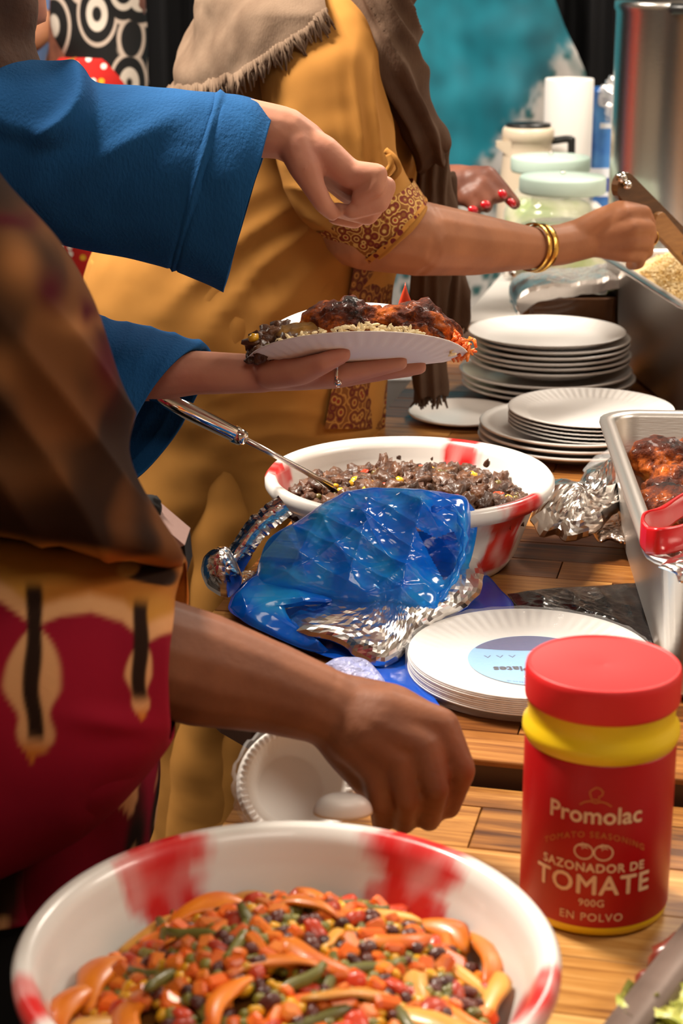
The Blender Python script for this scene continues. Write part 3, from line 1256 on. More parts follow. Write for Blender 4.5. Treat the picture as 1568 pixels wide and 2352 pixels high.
scatter(pea, 'pea', shift(disc_spots(rnd, 260, VR * .98, .0045, taken, hf, .003, pi)), 'olive green pea in the front vegetable bowl', 'pea', 'peas in the front bowl')
# a stray carrot piece stuck on the bowl wall
p = on(440, 1996, ZN + .066)
scatter([dice[1]], 'carrot_piece', [(p, rot(rnd), 1.0)], 'carrot piece stuck to the inside wall of the front bowl', 'carrot', None)

# ---------------- meat stew in the second bowl
MEAT = mat('stewed_meat', (.050, .017, .007), .45, var=((.14, .055, .020), 60, .4, .72), rand=.35, coat=.12, spec=.4, bump=(220, .5, .003))
GRAVY = mat('stew_gravy', (.055, .022, .010), .3, var=((.11, .055, .025), 70, .35, .7), bump=(110, .8, .005), coat=.4)
sz = ZF + .063
SR = .137
mound(B2, SR, .020, sz, GRAVY, 'meat_stew', 'dark minced meat stew filling the second bowl', 5.0, .009)
hs = lambda x, y: mound_h(x, y, SR, .020, 5.0) + sz
meat = [with_mat(lumpy((.0135, .0105, .009), 10 + i, .55, 1.8 + .2 * i, 3), MEAT) for i in range(6)]
taken = []
sh2 = lambda L_: [(p + Vector((B2.x, B2.y, 0)), R, s) for p, R, s in L_]
scatter(meat, 'meat_chunk', sh2(disc_spots(rnd, 200, SR * .98, .012, taken, hs, .003, pi, .55, 1.35)), 'glossy brown meat chunk in the stew bowl', 'meat', 'meat chunks in the stew bowl')
scatter(corn, 'corn_kernel', sh2(disc_spots(rnd, 20, SR * .92, .004, taken, hs, .0065, pi, 1.0, 1.35)), 'yellow corn kernel in the brown meat stew', 'corn', 'corn kernels in the stew bowl')
PEA2 = mat('stewed_pea', (.12, .085, .015), .35, rand=.3)
scatter([with_mat(lumpy(.0042, 1, .1, 2, 2), PEA2)], 'pea', sh2(disc_spots(rnd, 60, SR * .95, .004, taken, hs, .006, pi)), 'olive pea in the brown meat stew', 'pea', 'peas in the stew bowl')
scatter([with_mat(lumpy((.009, .007, .004), 3, .3, 2, 2), TOMATO)], 'tomato_piece', sh2(disc_spots(rnd, 7, SR * .8, .006, taken, hs, .006, .5)), 'red tomato piece in the brown meat stew', 'tomato', 'tomato pieces in the stew bowl')
# dried splash on the rim wall
for px, py, s in ((1184, 1040, 1.0), (905, 1018, .7), (1022, 1000, .4)):
    q = on(px, py, ZF + HB - .02)
    d = Vector((q.x - B2.x, q.y - B2.y, 0)).normalized()
    c = Vector((B2.x, B2.y, 0)) + d * (RB * .875) + Vector((0, 0, ZF + HB - .026))
    me = lumpy((.005 * s, .0016, .011 * s), px, .5, 2, 2)
    me.materials.append(MEAT)
    o = bpy.data.objects.new('stew_splash', me)
    COL.objects.link(o)
    o.location = c
    o.rotation_euler = (0, .3, atan2(d.y, d.x) - pi / 2)
    tag(o, {1184: 'long brown splash of stew on the bowl wall at right', 905: 'brown crumb of stew on the far bowl wall', 1022: 'tiny brown speck of stew on the far bowl rim'}[px], 'splash')

# serving spoon in the stew
SP = thing('serving_spoon', 'long steel serving spoon leaning in the stew bowl', 'spoon', on(745, 1110, ZF + .075))
hA, hB_, hC, hD = at(425, 940, 1.93), at(560, 1008, 1.955), at(700, 1082, 1.985), at(760, 1118, 2.0)
ax = (hB_ - hA).normalized()
MB().tube([hA - ax * .07, hA, hA + ax * .01, hB_ - ax * .012, hB_ - ax * .008, hB_], [.0085, .0098, .0098, .0092, .0084, .0050], 20).build('handle', CHROME, SP)
MB().tube([hB_ - ax * .014, hB_ - ax * .004, hB_], [.0098, .0098, .0085], 20).build('collar', CHROME, SP)
MB().tube([hB_ - ax * .004, hB_.lerp(hC, .5), hC, hD], [.0036, .0032, .0034, .0048], 10).build('shank', STEEL, SP)
mb = MB()
rings = []
d2 = (hD - hC).normalized()
side = d2.cross(Vector((0, 0, 1))).normalized()
for i in range(13):
    t = i / 12
    ww = .026 * sin(pi * (t * .93 + .05)) ** .6
    rings.append([hD + d2 * (.062 * t) + side * (ww * (k / 8 * 2 - 1)) - Vector((0, 0, .010 * (1 - (k / 8 * 2 - 1) ** 2) * sin(pi * t))) for k in range(9)])
back = [[p - Vector((0, 0, .0012)) for p in reversed(r)] for r in rings]
mb.loft(rings, False, False, False)
mb.loft(back, False, False, False)
mb.build('spoon_bowl', STEEL, SP)

# ---------------- chicken
def char_mat(name, c0, c1, c2, lo=.42, hi=.56):
    m = bpy.data.materials.new(name)
    t, N, L, P = nt(m)
    tc = N.new('ShaderNodeTexCoord')
    oi = N.new('ShaderNodeObjectInfo')
    ad = N.new('ShaderNodeVectorMath')
    L.new(tc.outputs['Object'], ad.inputs[0])
    L.new(oi.outputs['Random'], ad.inputs[1])
    n = N.new('ShaderNodeTexNoise')
    n.inputs['Scale'].default_value = 26
    n.inputs['Detail'].default_value = 8
    n.inputs['Roughness'].default_value = .65
    L.new(ad.outputs[0], n.inputs['Vector'])
    sp = N.new('ShaderNodeSeparateXYZ')
    L.new(tc.outputs['Object'], sp.inputs[0])
    ml = N.new('ShaderNodeMath')
    ml.operation = 'MULTIPLY_ADD'
    ml.inputs[1].default_value = 3.2
    L.new(sp.outputs['Z'], ml.inputs[0])
    L.new(n.outputs[0], ml.inputs[2])
    cr = N.new('ShaderNodeValToRGB')
    els = [(.30, c0), (lo, c1), (hi, c2), (.72, (.012, .007, .006))]
    for i, (p, c) in enumerate(els):
        e = cr.color_ramp.elements[i] if i < 2 else cr.color_ramp.elements.new(p)
        e.position = p
        e.color = c4(c)
    L.new(ml.outputs[0], cr.inputs[0])
    L.new(cr.outputs[0], P.inputs['Base Color'])
    P.inputs['Roughness'].default_value = .6
    P.inputs['Specular IOR Level'].default_value = .15
    P.inputs['Coat Weight'].default_value = .12
    P.inputs['Coat Roughness'].default_value = .12
    b = N.new('ShaderNodeBump')
    b.inputs['Strength'].default_value = .8
    b.inputs['Distance'].default_value = .004
    n2 = N.new('ShaderNodeTexNoise')
    n2.inputs['Scale'].default_value = 130
    n2.inputs['Detail'].default_value = 5
    L.new(ad.outputs[0], n2.inputs['Vector'])
    L.new(n2.outputs[0], b.inputs['Height'])
    L.new(b.outputs[0], P.inputs['Normal'])
    return m


CHICK = char_mat('grilled_chicken', (.72, .28, .03), (.46, .10, .008), (.10, .018, .005))
BONE = mat('cooked_bone', (.34, .17, .035), .35, var=((.12, .06, .02), 40, .4, .65), coat=.4, bump=(120, .5, .002))


def chicken_mesh(r, seed, drum=0.):
    me = lumpy(r, seed, .30, 1.5, 5)
    for v in me.vertices:
        t = v.co.x / r[0]
        k = 1 - drum * smooth01(t, .0, 1.0)
        v.co.y *= k
        v.co.z *= k
        n = v.co.normalized()
        v.co += n * (.0035 * fbm(v.co + Vector((seed, 0, 0)), 70, 3) + .0018 * fbm(v.co, 190, 2))
    me.materials.append(CHICK)
    return me


chs = [chicken_mesh((.062, .044, .034), 1, .2), chicken_mesh((.068, .038, .032), 2, .55), chicken_mesh((.055, .048, .036), 3, .1)]


def put_chicken(me, p, rz, tilt, s, label, group):
    o = bpy.data.objects.new('chicken_piece', me)
    COL.objects.link(o)
    o.matrix_world = Matrix.Translation(p) @ Matrix.Rotation(rz, 4, 'Z') @ Matrix.Rotation(tilt, 4, 'Y') @ Matrix.Scale(s, 4)
    return tag(o, label, 'chicken', group)


# in the pan on the right
zc = ZF + .045
lab = ['blackened chicken piece at the far end of the chicken pan', 'charred glossy chicken piece against the left wall of chicken pan', 'grilled chicken piece just behind the red handle', 'golden chicken thigh nearest the red handle in the pan', 'charred chicken piece at the right edge behind the golden thigh',
       'chicken piece in the deep middle of the steel pan', 'chicken piece by the far right wall of the pan', 'chicken piece under the foil at the near end of pan']
spots = [(1560, 1075, .072, 0), (1515, 1090, .055, 1), (1560, 1140, .075, 2), (1590, 1190, .085, 0), (1640, 1120, .08, 1), (1620, 1180, .06, 2), (1640, 1040, .06, 0), (1600, 1290, .07, 1)]
for i, (px, py, dz, k) in enumerate(spots):
    p = on(px, py, ZF + dz + .01)
    put_chicken(chs[k], p, i * 1.9 + .4, rnd.uniform(-.3, .3), .92, lab[i], 'chicken pieces in the steel pan')
GREASE = mat('pan_grease', (.10, .028, .010), .25, var=((.22, .07, .02), 25, .3, .7), coat=.5)
MB().box((ctrA.x, ctrA.y, ZF + .016), (.27, .46, .02), angA, .008).build('chicken_juices', GREASE, label='dark roasting juices in the bottom of the chicken pan', cat='juices')
# cut of white onion or potato by the handle
# red loop handle of the tongs resting on the pan rim
TG = thing('tongs', 'serving tongs with a glossy red loop handle hooked over the chicken pan', 'tongs', on(1505, 1240, .93))
loop = [(1486, 1240, 1.60), (1474, 1222, 1.615), (1482, 1204, 1.64), (1520, 1192, 1.68), (1568, 1160, 1.72), (1640, 1130, 1.76), (1700, 1140, 1.75), (1690, 1180, 1.70), (1620, 1215, 1.63), (1560, 1236, 1.60), (1515, 1243, 1.59)]
rows = resample([tuple(at(x, y, Y)) for x, y, Y in loop + loop[:1]], 60)[:-1]
ctr = sum((Vector(r) for r in rows), Vector()) / len(rows)
hh = .0125
rings = []
for r in rows:
    p = Vector(r)
    o_ = Vector((p.x - ctr.x, p.y - ctr.y, 0)).normalized()
    rings.append([p + o_ * .002 + Vector((0, 0, hh)), p + o_ * .0028 + Vector((0, 0, hh * .8)), p + o_ * .0028 - Vector((0, 0, hh * .8)), p + o_ * .002 - Vector((0, 0, hh)), p - o_ * .002 - Vector((0, 0, hh)), p - o_ * .0028 - Vector((0, 0, hh * .8)), p - o_ * .0028 + Vector((0, 0, hh * .8)), p - o_ * .002 + Vector((0, 0, hh))])
rings.append(rings[0])
MB().loft(rings, False, False).build('loop_handle', REDG, TG)
for s in (-1, 1):
    MB().tube([at(1680, 1160 + 10 * s, 1.73), at(1760, 1130 + 14 * s, 1.85), at(1800, 1130 + 4 * s, 1.95)], [.006, .005, .004], 8).build('arm', STEEL, TG)

# ---------------- rice
RICE = mat('yellow_rice', (.80, .56, .20), .5, var=((.85, .70, .42), 35, .35, .65))


def grains(spots, L_=.0085, r=.0012):
    mb = MB()
    for p, d in spots:
        d = d.normalized()
        s = d.orthogonal().normalized()
        t = d.cross(s)
        v = [p - d * L_ / 2, p + d * L_ / 2]
        for f in (-.25, .25):
            for k in range(5):
                a = 2 * pi * k / 5
                v.append(p + d * (L_ * f) + s * (r * cos(a)) + t * (r * sin(a)))
        f = []
        for k in range(5):
            k2 = (k + 1) % 5
            f += [(0, 2 + k2, 2 + k), (1, 7 + k, 7 + k2), (2 + k, 2 + k2, 7 + k2, 7 + k)]
        mb.add(v, f)
    return mb


def rvec(rnd, flat=.5):
    return Vector((rnd.gauss(0, 1), rnd.gauss(0, 1), rnd.gauss(0, flat)))


mb = MB()
RM = Matrix.Rotation(angB, 3, 'Z')
nxr, nyr = 34, 52


def rice_h(x, y):
    return .150 + .085 * exp(-((x + .03) / .11) ** 2 - ((y - .02) / .17) ** 2) + .012 * nz((x, y, 0), 18)


grid = []
for j in range(nyr + 1):
    y = (j / nyr - .5) * (RL - .045)
    grid.append([Vector((ctrB.x, ctrB.y, ZF)) + RM @ Vector(((i / nxr - .5) * (RW - .045), y, rice_h((i / nxr - .5) * RW, y) - .002)) for i in range(nxr + 1)])
mb.loft(grid, False, False, False)
sp = []
for _ in range(9000):
    x, y = rnd.uniform(-.5, .5) * (RW - .045), rnd.uniform(-.5, .5) * (RL - .045)
    sp.append((Vector((ctrB.x, ctrB.y, ZF)) + RM @ Vector((x, y, rice_h(x, y) + rnd.uniform(-.001, .003))), rvec(rnd)))
g = grains(sp, .0095, .0016)
mb.add(g.v, g.f)
mb.build('cooked_rice', RICE, label='heap of yellow cooked rice in the far steel pan', cat='rice', kind='stuff', smooth=False)

# ---------------- salad in the corner tray
LETT = mat('lettuce', (.36, .40, .06), .4, var=((.60, .56, .16), 25, .35, .65), coat=.2)
BEEF = mat('dark_red_meat', (.16, .018, .010), .35, var=((.28, .06, .03), 40, .35, .65), coat=.3)
RMc = Matrix.Rotation(angC, 3, 'Z')


def leaf(seed):
    grid = []
    for j in range(13):
        v = j / 12
        wd = .035 * sin(pi * (v * .9 + .06)) ** .7
        grid.append([Vector((wd * (i / 6 - 1), .075 * (v - .5), .012 * sin(v * 4 + seed) + .010 * (i / 6 - 1) ** 2 + .004 * sin(i * 2.1 + j + seed))) for i in range(13)])
    mb = MB().loft(grid, False, False, False)
    mb.loft([[p - Vector((0, 0, .0008)) for p in reversed(r)] for r in grid], False, False, False)
    me = mb.mesh('leaf')
    me.polygons.foreach_set('use_smooth', [True] * len(me.polygons))
    me.materials.append(LETT)
    return me


leaves = [leaf(i * 1.7) for i in range(3)]
ls = []
for k, (px, py) in enumerate(((1505, 2345), (1520, 2320), (1500, 2380), (1580, 2350), (1650, 2330), (1700, 2250), (1600, 2400), (1540, 2420))):
    p = on(px, py, ZN + .035)
    ls.append((p, Matrix.Rotation(k * 1.3, 3, 'Z') @ Matrix.Rotation(.5 * sin(k * 2.2), 3, 'X'), .75))
scatter(leaves, 'lettuce_leaf', ls, 'crinkled pale green lettuce leaf in corner tray, %s from the left', 'lettuce', 'lettuce leaves in the corner tray', True)
ms = []
for k, (px, py) in enumerate(((1560, 2260), (1590, 2300), (1620, 2220), (1585, 2190), (1660, 2280), (1560, 2390), (1700, 2190), (1640, 2380))):
    ms.append((on(px, py, ZN + .028), Matrix.Rotation(k * 1.1, 3, 'Z'), 1.9))
mm = [with_mat(lumpy((.014, .010, .007), 30 + i, .35, 1.8, 3), BEEF) for i in range(3)]
scatter(mm, 'beetroot_chunk', ms, 'dark red chunk in the corner tray salad, %s from the left', 'vegetable', 'dark red chunks in the corner tray', True)

# ================================================================== crumpled things
def tri(x):
    x = x - math.floor(x)
    return abs(2 * x - 1)


def plastic_crease(p, sc=1.0, seed=0.0):
    """long straight ridges crossing each other, like polythene"""
    h = 0
    for i, (dx, dy, dz, f, a) in enumerate(((.9, .2, .4, 17, 1.0), (-.5, .3, .8, 23, .8), (.3, -.4, .9, 31, .6), (.8, .1, -.6, 43, .42), (-.2, .6, .7, 57, .3), (.6, .5, .6, 75, .2))):
        q = p.x * dx + p.y * dy + p.z * dz
        w_ = .55 * nz(p, 9 * sc, seed + i * 3.3)
        g = max(0, .35 + nz(p, 7 * sc, seed + i * 5.1 + 20))
        t = tri(q * f * sc + w_ * 1.6)
        h += a * g * (1 - t) ** 2.4
    return h


def foil_crease(p, sc=1.0, seed=0.0):
    q = p * sc + Vector((seed, seed * 2, -seed))
    d1 = noise.voronoi(q * 45)[0]
    d2 = noise.voronoi(q * 110 + Vector((3, 1, 2)))[0]
    return (d1[1] - d1[0]) * .6 + d1[0] * .5 + (d2[1] - d2[0]) * .22 + .5 * nz(q, 20)


def crumple(contour, Yf, bulge, fn, amp, nr=30, na=120, back=.5, power=2.2, zmin=None, center=None, closed=True, edge=0.0, seed=0):
    """a lumpy volume whose front follows a closed outline; Yf(px, py) gives the distance of its mid surface"""
    C = resample(contour + contour[:1], na + 1)[:-1]
    cx, cy = center or (sum(c[0] for c in C) / len(C), sum(c[1] for c in C) / len(C))
    toward = Vector((0, -cos(PH * 1.3), sin(PH * 1.3) + .35)).normalized()
    rings_f, rings_b = [], []
    for j in range(nr + 1):
        s = j / nr
        rf, rb = [], []
        for k, c in enumerate(C):
            jag = 1 + edge * nz((c[0] * .05, c[1] * .05, seed), 1.0) * s ** 4
            px, py = cx + (c[0] - cx) * s * jag, cy + (c[1] - cy) * s * jag
            p = at(px, py, Yf(px, py))
            b = bulge * max(0.0, 1 - s ** power) ** .5
            dn = fn(p) * amp
            f = p + toward * (b + dn * (1 - .75 * s ** 6))
            q = p - toward * (b * back) + toward * dn * .5 * (1 - s ** 6) - toward * .0012
            if zmin is not None:
                f.z = max(f.z, zmin + .0012 + .002 * abs(nz(p, 40)))
                q.z = max(q.z, zmin)
            rf.append(f)
            rb.append(q)
        rings_f.append(rf)
        rings_b.append(rb)
    mb = MB()
    mb.loft([list(reversed(r)) for r in rings_f[1:]], False, False)
    n0 = len(mb.v)
    if closed:
        mb.loft(rings_b[1:], False, False)
    # centre caps
    def fan(ring_start, c, flip, nn):
        i = len(mb.v)
        mb.v.append(tuple(c))
        for k in range(nn):
            a, b = ring_start + k, ring_start + (k + 1) % nn
            mb.f.append((i, b, a) if flip else (i, a, b))
    fan(0, sum((Vector(v) for v in rings_f[0]), Vector()) / na, True, na)
    if closed:
        fan(n0, sum((Vector(v) for v in rings_b[0]), Vector()) / na, True, na)
        # stitch the rim
        a0, b0 = (nr - 1) * na, n0 + (nr - 1) * na
        for k in range(na):
            k2 = (k + 1) % na
            # front rows were reversed
            fa, fb = a0 + (na - 1 - k), a0 + (na - 1 - k2)
            mb.f.append((fa, fb, b0 + k2, b0 + k))
    return mb


def plane_Y(z_of_py, lo=1.2):
    """mid surface given by a height for each image row"""
    def f(px, py):
        return max(lo, on(px, py, z_of_py(py)).y)
    return f


# ---------------- foil parcel under the blue bag
fy = plane_Y(lambda py: interp(py, [1180, 1300, 1400, 1480, 1540], [.805, .803, .800, .790, .778]))
foil_c = [(660, 1340), (640, 1400), (690, 1455), (770, 1475), (820, 1510), (880, 1535), (930, 1500), (960, 1455), (1020, 1420), (1085, 1385), (1110, 1330), (1080, 1260), (1000, 1200), (850, 1180), (720, 1220)]
crumple(foil_c, fy, .020, lambda p: foil_crease(p, .7, 2), .015, 22, 80, .8, zmin=ZF + .001, edge=.03).build('foil_parcel', FOIL, smooth=False, label='crumpled silver foil parcel under the blue plastic bag', cat='foil')

# ---------------- the blue bag
BG = thing('plastic_bag', 'crumpled bright blue plastic carrier bag over the foil parcel', 'plastic bag', on(830, 1400, ZF))
by = plane_Y(lambda py: interp(py, [1120, 1200, 1320, 1420], [.893, .868, .826, .800]))
bag_c = [(592, 1300), (612, 1248), (655, 1218), (700, 1192), (760, 1152), (800, 1133), (850, 1127), (920, 1130), (985, 1132), (1030, 1138), (1072, 1150), (1080, 1200), (1072, 1262), (1052, 1322), (1022, 1372), (1002, 1408), (955, 1412), (890, 1400), (820, 1392), (740, 1376), (655, 1366), (590, 1345)]


def bagfn(p):
    px, py = proj(p)
    dent = exp(-((px - 1010) / 45) ** 2 - ((py - 1285) / 70) ** 2)      # mouth of the bag
    ridge = exp(-((px - 1062 + (py - 1250) * .12) / 15) ** 2) * smooth01(py, 1140, 1190)
    return plastic_crease(p, .55, 4) * 1.7 + plastic_crease(p, .9, 8) * .5 + foil_crease(p, .4, 1) * .45 - 2.0 * dent + 1.2 * ridge


bagm = crumple(bag_c, by, .034, bagfn, .012, 90, 300, .4, 2.6, zmin=ZF + .012, closed=False)
mouth = [(952, 1212), (1000, 1238), (1040, 1222), (1056, 1262), (1040, 1312), (1018, 1336), (1000, 1304), (976, 1258)]


def inside(x, y, poly):
    c = False
    for i in range(len(poly)):
        (x1, y1), (x2, y2) = poly[i], poly[i - 1]
        if (y1 > y) != (y2 > y) and x < (x2 - x1) * (y - y1) / (y2 - y1) + x1:
            c = not c
    return c


nfront = 90 * 300
bagm.f = [q for q in bagm.f if not (max(q) < nfront and inside(*proj(bagm.v[q[0]]), mouth))]
bagm.build('bag_body', BLUEBAG, BG)
# spread lower layer of the bag on the table
low_c = [(530, 1372), (560, 1340), (610, 1320), (700, 1352), (800, 1372), (900, 1392), (1000, 1400), (1060, 1340), (1110, 1318), (1150, 1355), (1180, 1392), (1160, 1440), (1060, 1462), (1000, 1500), (960, 1560), (1010, 1622), (960, 1610), (880, 1580), (820, 1530), (740, 1505), (660, 1470), (590, 1440), (528, 1405)]
ly = plane_Y(lambda py: ZF + .007)
crumple(low_c, ly, .004, lambda p: plastic_crease(p, .8, 9), .005, 50, 260, .3, 3, zmin=ZF + .0008).build('bag_base', BLUESHEET, BG)
# flap hanging in front of the foil on the left
fl_c = [(528, 1395), (545, 1360), (600, 1318), (680, 1350), (760, 1375), (740, 1385), (670, 1372), (655, 1400), (690, 1450), (760, 1500), (700, 1492), (620, 1458), (560, 1428)]
fy2 = plane_Y(lambda py: interp(py, [1310, 1380, 1500], [.832, .815, .776]))
crumple(fl_c, fy2, .006, lambda p: plastic_crease(p, 1.0, 14), .009, 40, 200, .4, 3, zmin=ZF + .004, center=(615, 1400)).build('bag_flap', BLUEBAG, BG)
# handle loop and far side of the mouth
hp = resample([tuple(at(x, y, Y)) for x, y, Y in ((990, 1170, 1.80), (1040, 1168, 1.80), (1064, 1215, 1.795), (1062, 1275, 1.785), (1040, 1335, 1.765), (1000, 1385, 1.745))], 26)
MB().tube([Vector(p) for p in hp], [.003 + .0018 * sin(i * 1.7) for i in range(26)], 8).build('bag_handle', BLUEBAG, BG)
bk_c = [(940, 1190), (985, 1131), (1050, 1140), (1085, 1165), (1096, 1200), (1090, 1250), (1075, 1300), (1040, 1350), (985, 1345), (945, 1270)]
crumple(bk_c, lambda px, py: 1.872, .003, lambda p: plastic_crease(p, 1.2, 30), .006, 24, 110, .5, 3).build('bag_flap', BLUEBAG, BG)

# ---------------- loose foil left of the stew bowl (a strip sticking up)
def ribbon(path, wpx, amp, seed, n=46, m=14):
    P_ = resample(path, n)
    rows_ = []
    for i, (x, y, Y) in enumerate(P_):
        a, b = P_[max(0, i - 1)], P_[min(n - 1, i + 1)]
        d = Vector((b[0] - a[0], b[1] - a[1])).normalized()
        wv = wpx * (1 + .18 * nz((i * .35, seed, 0), 1.0))
        row = []
        for j in range(m + 1):
            s = j / m * 2 - 1
            px, py = x - d.y * s * wv / 2, y + d.x * s * wv / 2
            p = at(px, py, Y + .012 * s * s)
            row.append(p + Vector((0, -1, .4)) * amp * (foil_crease(p, 1.0, seed) - .5))
        rows_.append(row)
    mb_ = MB().loft(rows_, False, False, False)
    mb_.loft([[p + Vector((0, .0012, 0)) for p in reversed(r)] for r in rows_], False, False, False)
    return mb_


ribbon([(655, 1160, 1.865), (622, 1185, 1.862), (588, 1215, 1.858), (560, 1255, 1.852), (536, 1295, 1.848), (520, 1320, 1.846)], 54, .0045, 6).build('foil_strip', FOIL, smooth=False, label='twisted foil strip sticking up left of the stew bowl', cat='foil')
st_c = [(548, 1300), (556, 1330), (545, 1352), (520, 1372), (478, 1350), (462, 1310), (475, 1275), (520, 1258)]
crumple(st_c, lambda px, py: interp(py, [1150, 1280, 1370], [1.85, 1.845, 1.835]), .020, lambda p: foil_crease(p, 1.0, 6), .011, 22, 70, .8, edge=.03).build('foil_scrap', FOIL, smooth=False, label='crumpled foil ball at the lower end of the foil strip', cat='foil')
sm_c = [(552, 1318), (590, 1300), (600, 1312), (570, 1335), (550, 1345)]
crumple(sm_c, plane_Y(lambda py: ZF + .012), .006, lambda p: foil_crease(p, 1.5, 8), .008, 16, 60, .8, zmin=ZF + .001).build('foil_scrap', FOIL, smooth=False, label='small foil corner between the foil strip and blue bag', cat='foil')
# ---------------- foil sheet between stew bowl and chicken pan
f1_c = [(1218, 1195), (1232, 1150), (1265, 1105), (1320, 1118), (1345, 1085), (1400, 1055), (1425, 1030), (1440, 1090), (1432, 1160), (1400, 1190), (1380, 1215), (1340, 1235), (1300, 1245), (1275, 1228), (1240, 1232)]
crumple(f1_c, plane_Y(lambda py: interp(py, [1030, 1110, 1245], [.830, .825, .795])), .020, lambda p: foil_crease(p, .42, 11) + 1.0 * plastic_crease(p, 1, 3), .018, 15, 46, .7, zmin=ZF + .001, edge=.04).build('foil_sheet', FOIL, smooth=False, label='crumpled foil sheet between the stew bowl and chicken pan', cat='foil')
f2_c = [(1355, 1215), (1400, 1180), (1432, 1150), (1440, 1240), (1425, 1248), (1400, 1240), (1375, 1245)]
crumple(f2_c, plane_Y(lambda py: ZF + .022), .010, lambda p: foil_crease(p, 1.3, 15), .008, 24, 90, .7, zmin=ZF + .001).build('foil_scrap', FOIL_D, smooth=False, label='dark crinkled foil scrap at the foot of chicken pan', cat='foil')
cf_c = [(1338, 1080), (1360, 1055), (1390, 1040), (1412, 1030), (1415, 1055), (1390, 1085), (1355, 1095)]
crumple(cf_c, plane_Y(lambda py: ZF + .04), .016, lambda p: plastic_crease(p, 2, 17), .010, 20, 80, .7, zmin=ZF + .001).build('film_scrap', FILM, label='crumpled clear plastic film behind the foil sheet', cat='plastic film')
# foil on the near corner of the chicken pan
f3_c = [(1512, 1302), (1535, 1285), (1580, 1268), (1640, 1260), (1660, 1300), (1600, 1330), (1562, 1338), (1550, 1318)]
crumple(f3_c, plane_Y(lambda py: .918), .008, lambda p: foil_crease(p, 1.0, 19), .008, 24, 90, .7).build('foil_scrap', FOIL, smooth=False, label='foil folded over the near corner of the chicken pan', cat='foil')

# ---------------- black polythene bag on the table
bb_c = [(1165, 1365), (1260, 1352), (1380, 1345), (1450, 1340), (1475, 1345), (1480, 1420), (1510, 1475), (1440, 1470), (1380, 1440), (1300, 1410), (1200, 1400)]
crumple(bb_c, plane_Y(lambda py: ZF + .006), .006, lambda p: plastic_crease(p, 1.4, 21), .007, 40, 180, .3, 4, zmin=ZF + .0008).build('plastic_bag', BLACKBAG, label='flat black plastic bag between blue bag and chicken pan', cat='plastic bag')

# ---------------- crystal-like clear tumbler pack in front of the foil (blue tinted clear plastic)
cl_c = [(740, 1528), (775, 1512), (830, 1512), (862, 1535), (888, 1580), (840, 1600), (780, 1570)]
CLB = mat('clear_blue_plastic', (.55, .60, .95), .08, alpha=.5, spec=1.0, bump=(140, 1.0, .004))
crumple(cl_c, plane_Y(lambda py: interp(py, [1510, 1600], [ZF + .030, ZF + .006])), .012, lambda p: foil_crease(p, 1.4, 25), .008, 26, 100, .8, zmin=ZF + .001).build('cellophane', CLB, smooth=False, label='sparkling crumpled cellophane beside the foil parcel above the dark hand', cat='cellophane')

# ---------------- foil covered dish behind the plates
FD = thing('foil_covered_dish', 'brown dish covered with shiny foil behind the tall plate stack', 'dish', Vector((.380, 3.07, ZF)))
BROWN = mat('brown_glaze', (.10, .045, .022), .15, coat=.6, var=((.20, .09, .04), 12, .3, .7))
mb = MB()
rings = []
for off, z in ((-.012, 0), (-.006, .003), (0, .012), (.004, .118), (.005, .121)):
    rings.append([Vector((.380 + x, 3.075 + y, ZF + .0005 + z)) for x, y in rrect(.150 + 2 * off, .13 + 2 * off, .02)])
mb.loft(rings)
mb.build('dish_body', BROWN, FD)
grid = []
for j in range(31):
    row = []
    for i in range(45):
        u, v = i / 44 * 2 - 1, j / 30 * 2 - 1
        x, y = u * .104, v * .086
        e = max(abs(u), abs(v))
        p = Vector((x, y, 0))
        z = .131 + .026 * (u * .5 + .5) + .006 * plastic_crease(p * 1.0 + Vector((2, 0, 0)), 1.0, 2) + .006 * foil_crease(p, .7, 4) - .022 * smooth01(e, .80, 1.0) - (.02 * smooth01(-u, .6, 1.0))
        k = 1 - .16 * smooth01(e, .85, 1)
        row.append(Vector((.380 + x * k, 3.075 + y * k, ZF + z)))
    grid.append(row)
mb = MB().loft(grid, False, False, False)
mb.loft([[p - Vector((0, 0, .0015)) for p in reversed(r)] for r in grid], False, False, False)
mb.build('foil_cover', mat('dull_foil', (.62, .57, .53), .25, .72), FD, smooth=False)

# ---------------- pack of foam bowls lying behind the front bowl
FB = thing('foam_bowl_pack', 'white ribbed foam bowls in clear wrap behind the vegetable bowl', 'bowl pack', on(640, 1860, ZN))
FOAM = mat('white_foam', (.82, .78, .73), .5)
cB = at(682, 1800, 1.375)
axis = Vector((.22, -.80, .55)).normalized()             # the bowls open towards the camera and up
sx = axis.cross(Vector((0, 0, 1))).normalized()
sy = sx.cross(axis)
for i in range(3):
    o_ = cB - axis * (.006 * i) - Vector((0, 0, .0))
    R = .0485
    prof = [(1e-6, -.030), (R * .55, -.030), (R * .62, -.027), (R * .84, -.004), (R * .86, -.001), (R * .97, .001), (R, .000), (R, -.002), (R * .86, -.004), (R * .64, -.030), (R * .55, -.0335), (1e-6, -.0335)]
    rings = []
    for r, z in prof:
        ring = []
        for k in range(192):
            a = 2 * pi * k / 192
            zz = z + (.0007 * cos(a * 56) if R * .85 < r < R * .99 else 0)
            ring.append(o_ + sx * (r * cos(a)) + sy * (r * sin(a)) + axis * zz)
        rings.append(ring)
    MB().loft(rings, False, False).build('foam_bowl', FOAM, FB)
ring_o = []
for r, z in ((.052, .004), (.054, .0), (.053, -.012), (.043, -.038), (.02, -.048)):
    ring_o.append([cB + sx * (r * (1 + .05 * sin(k * 2.3) * .5) * cos(2 * pi * k / 60)) + sy * (r * (1 + .06 * sin(k * 1.9)) * sin(2 * pi * k / 60)) + axis * (z + .004 * sin(k * 1.3)) for k in range(60)])
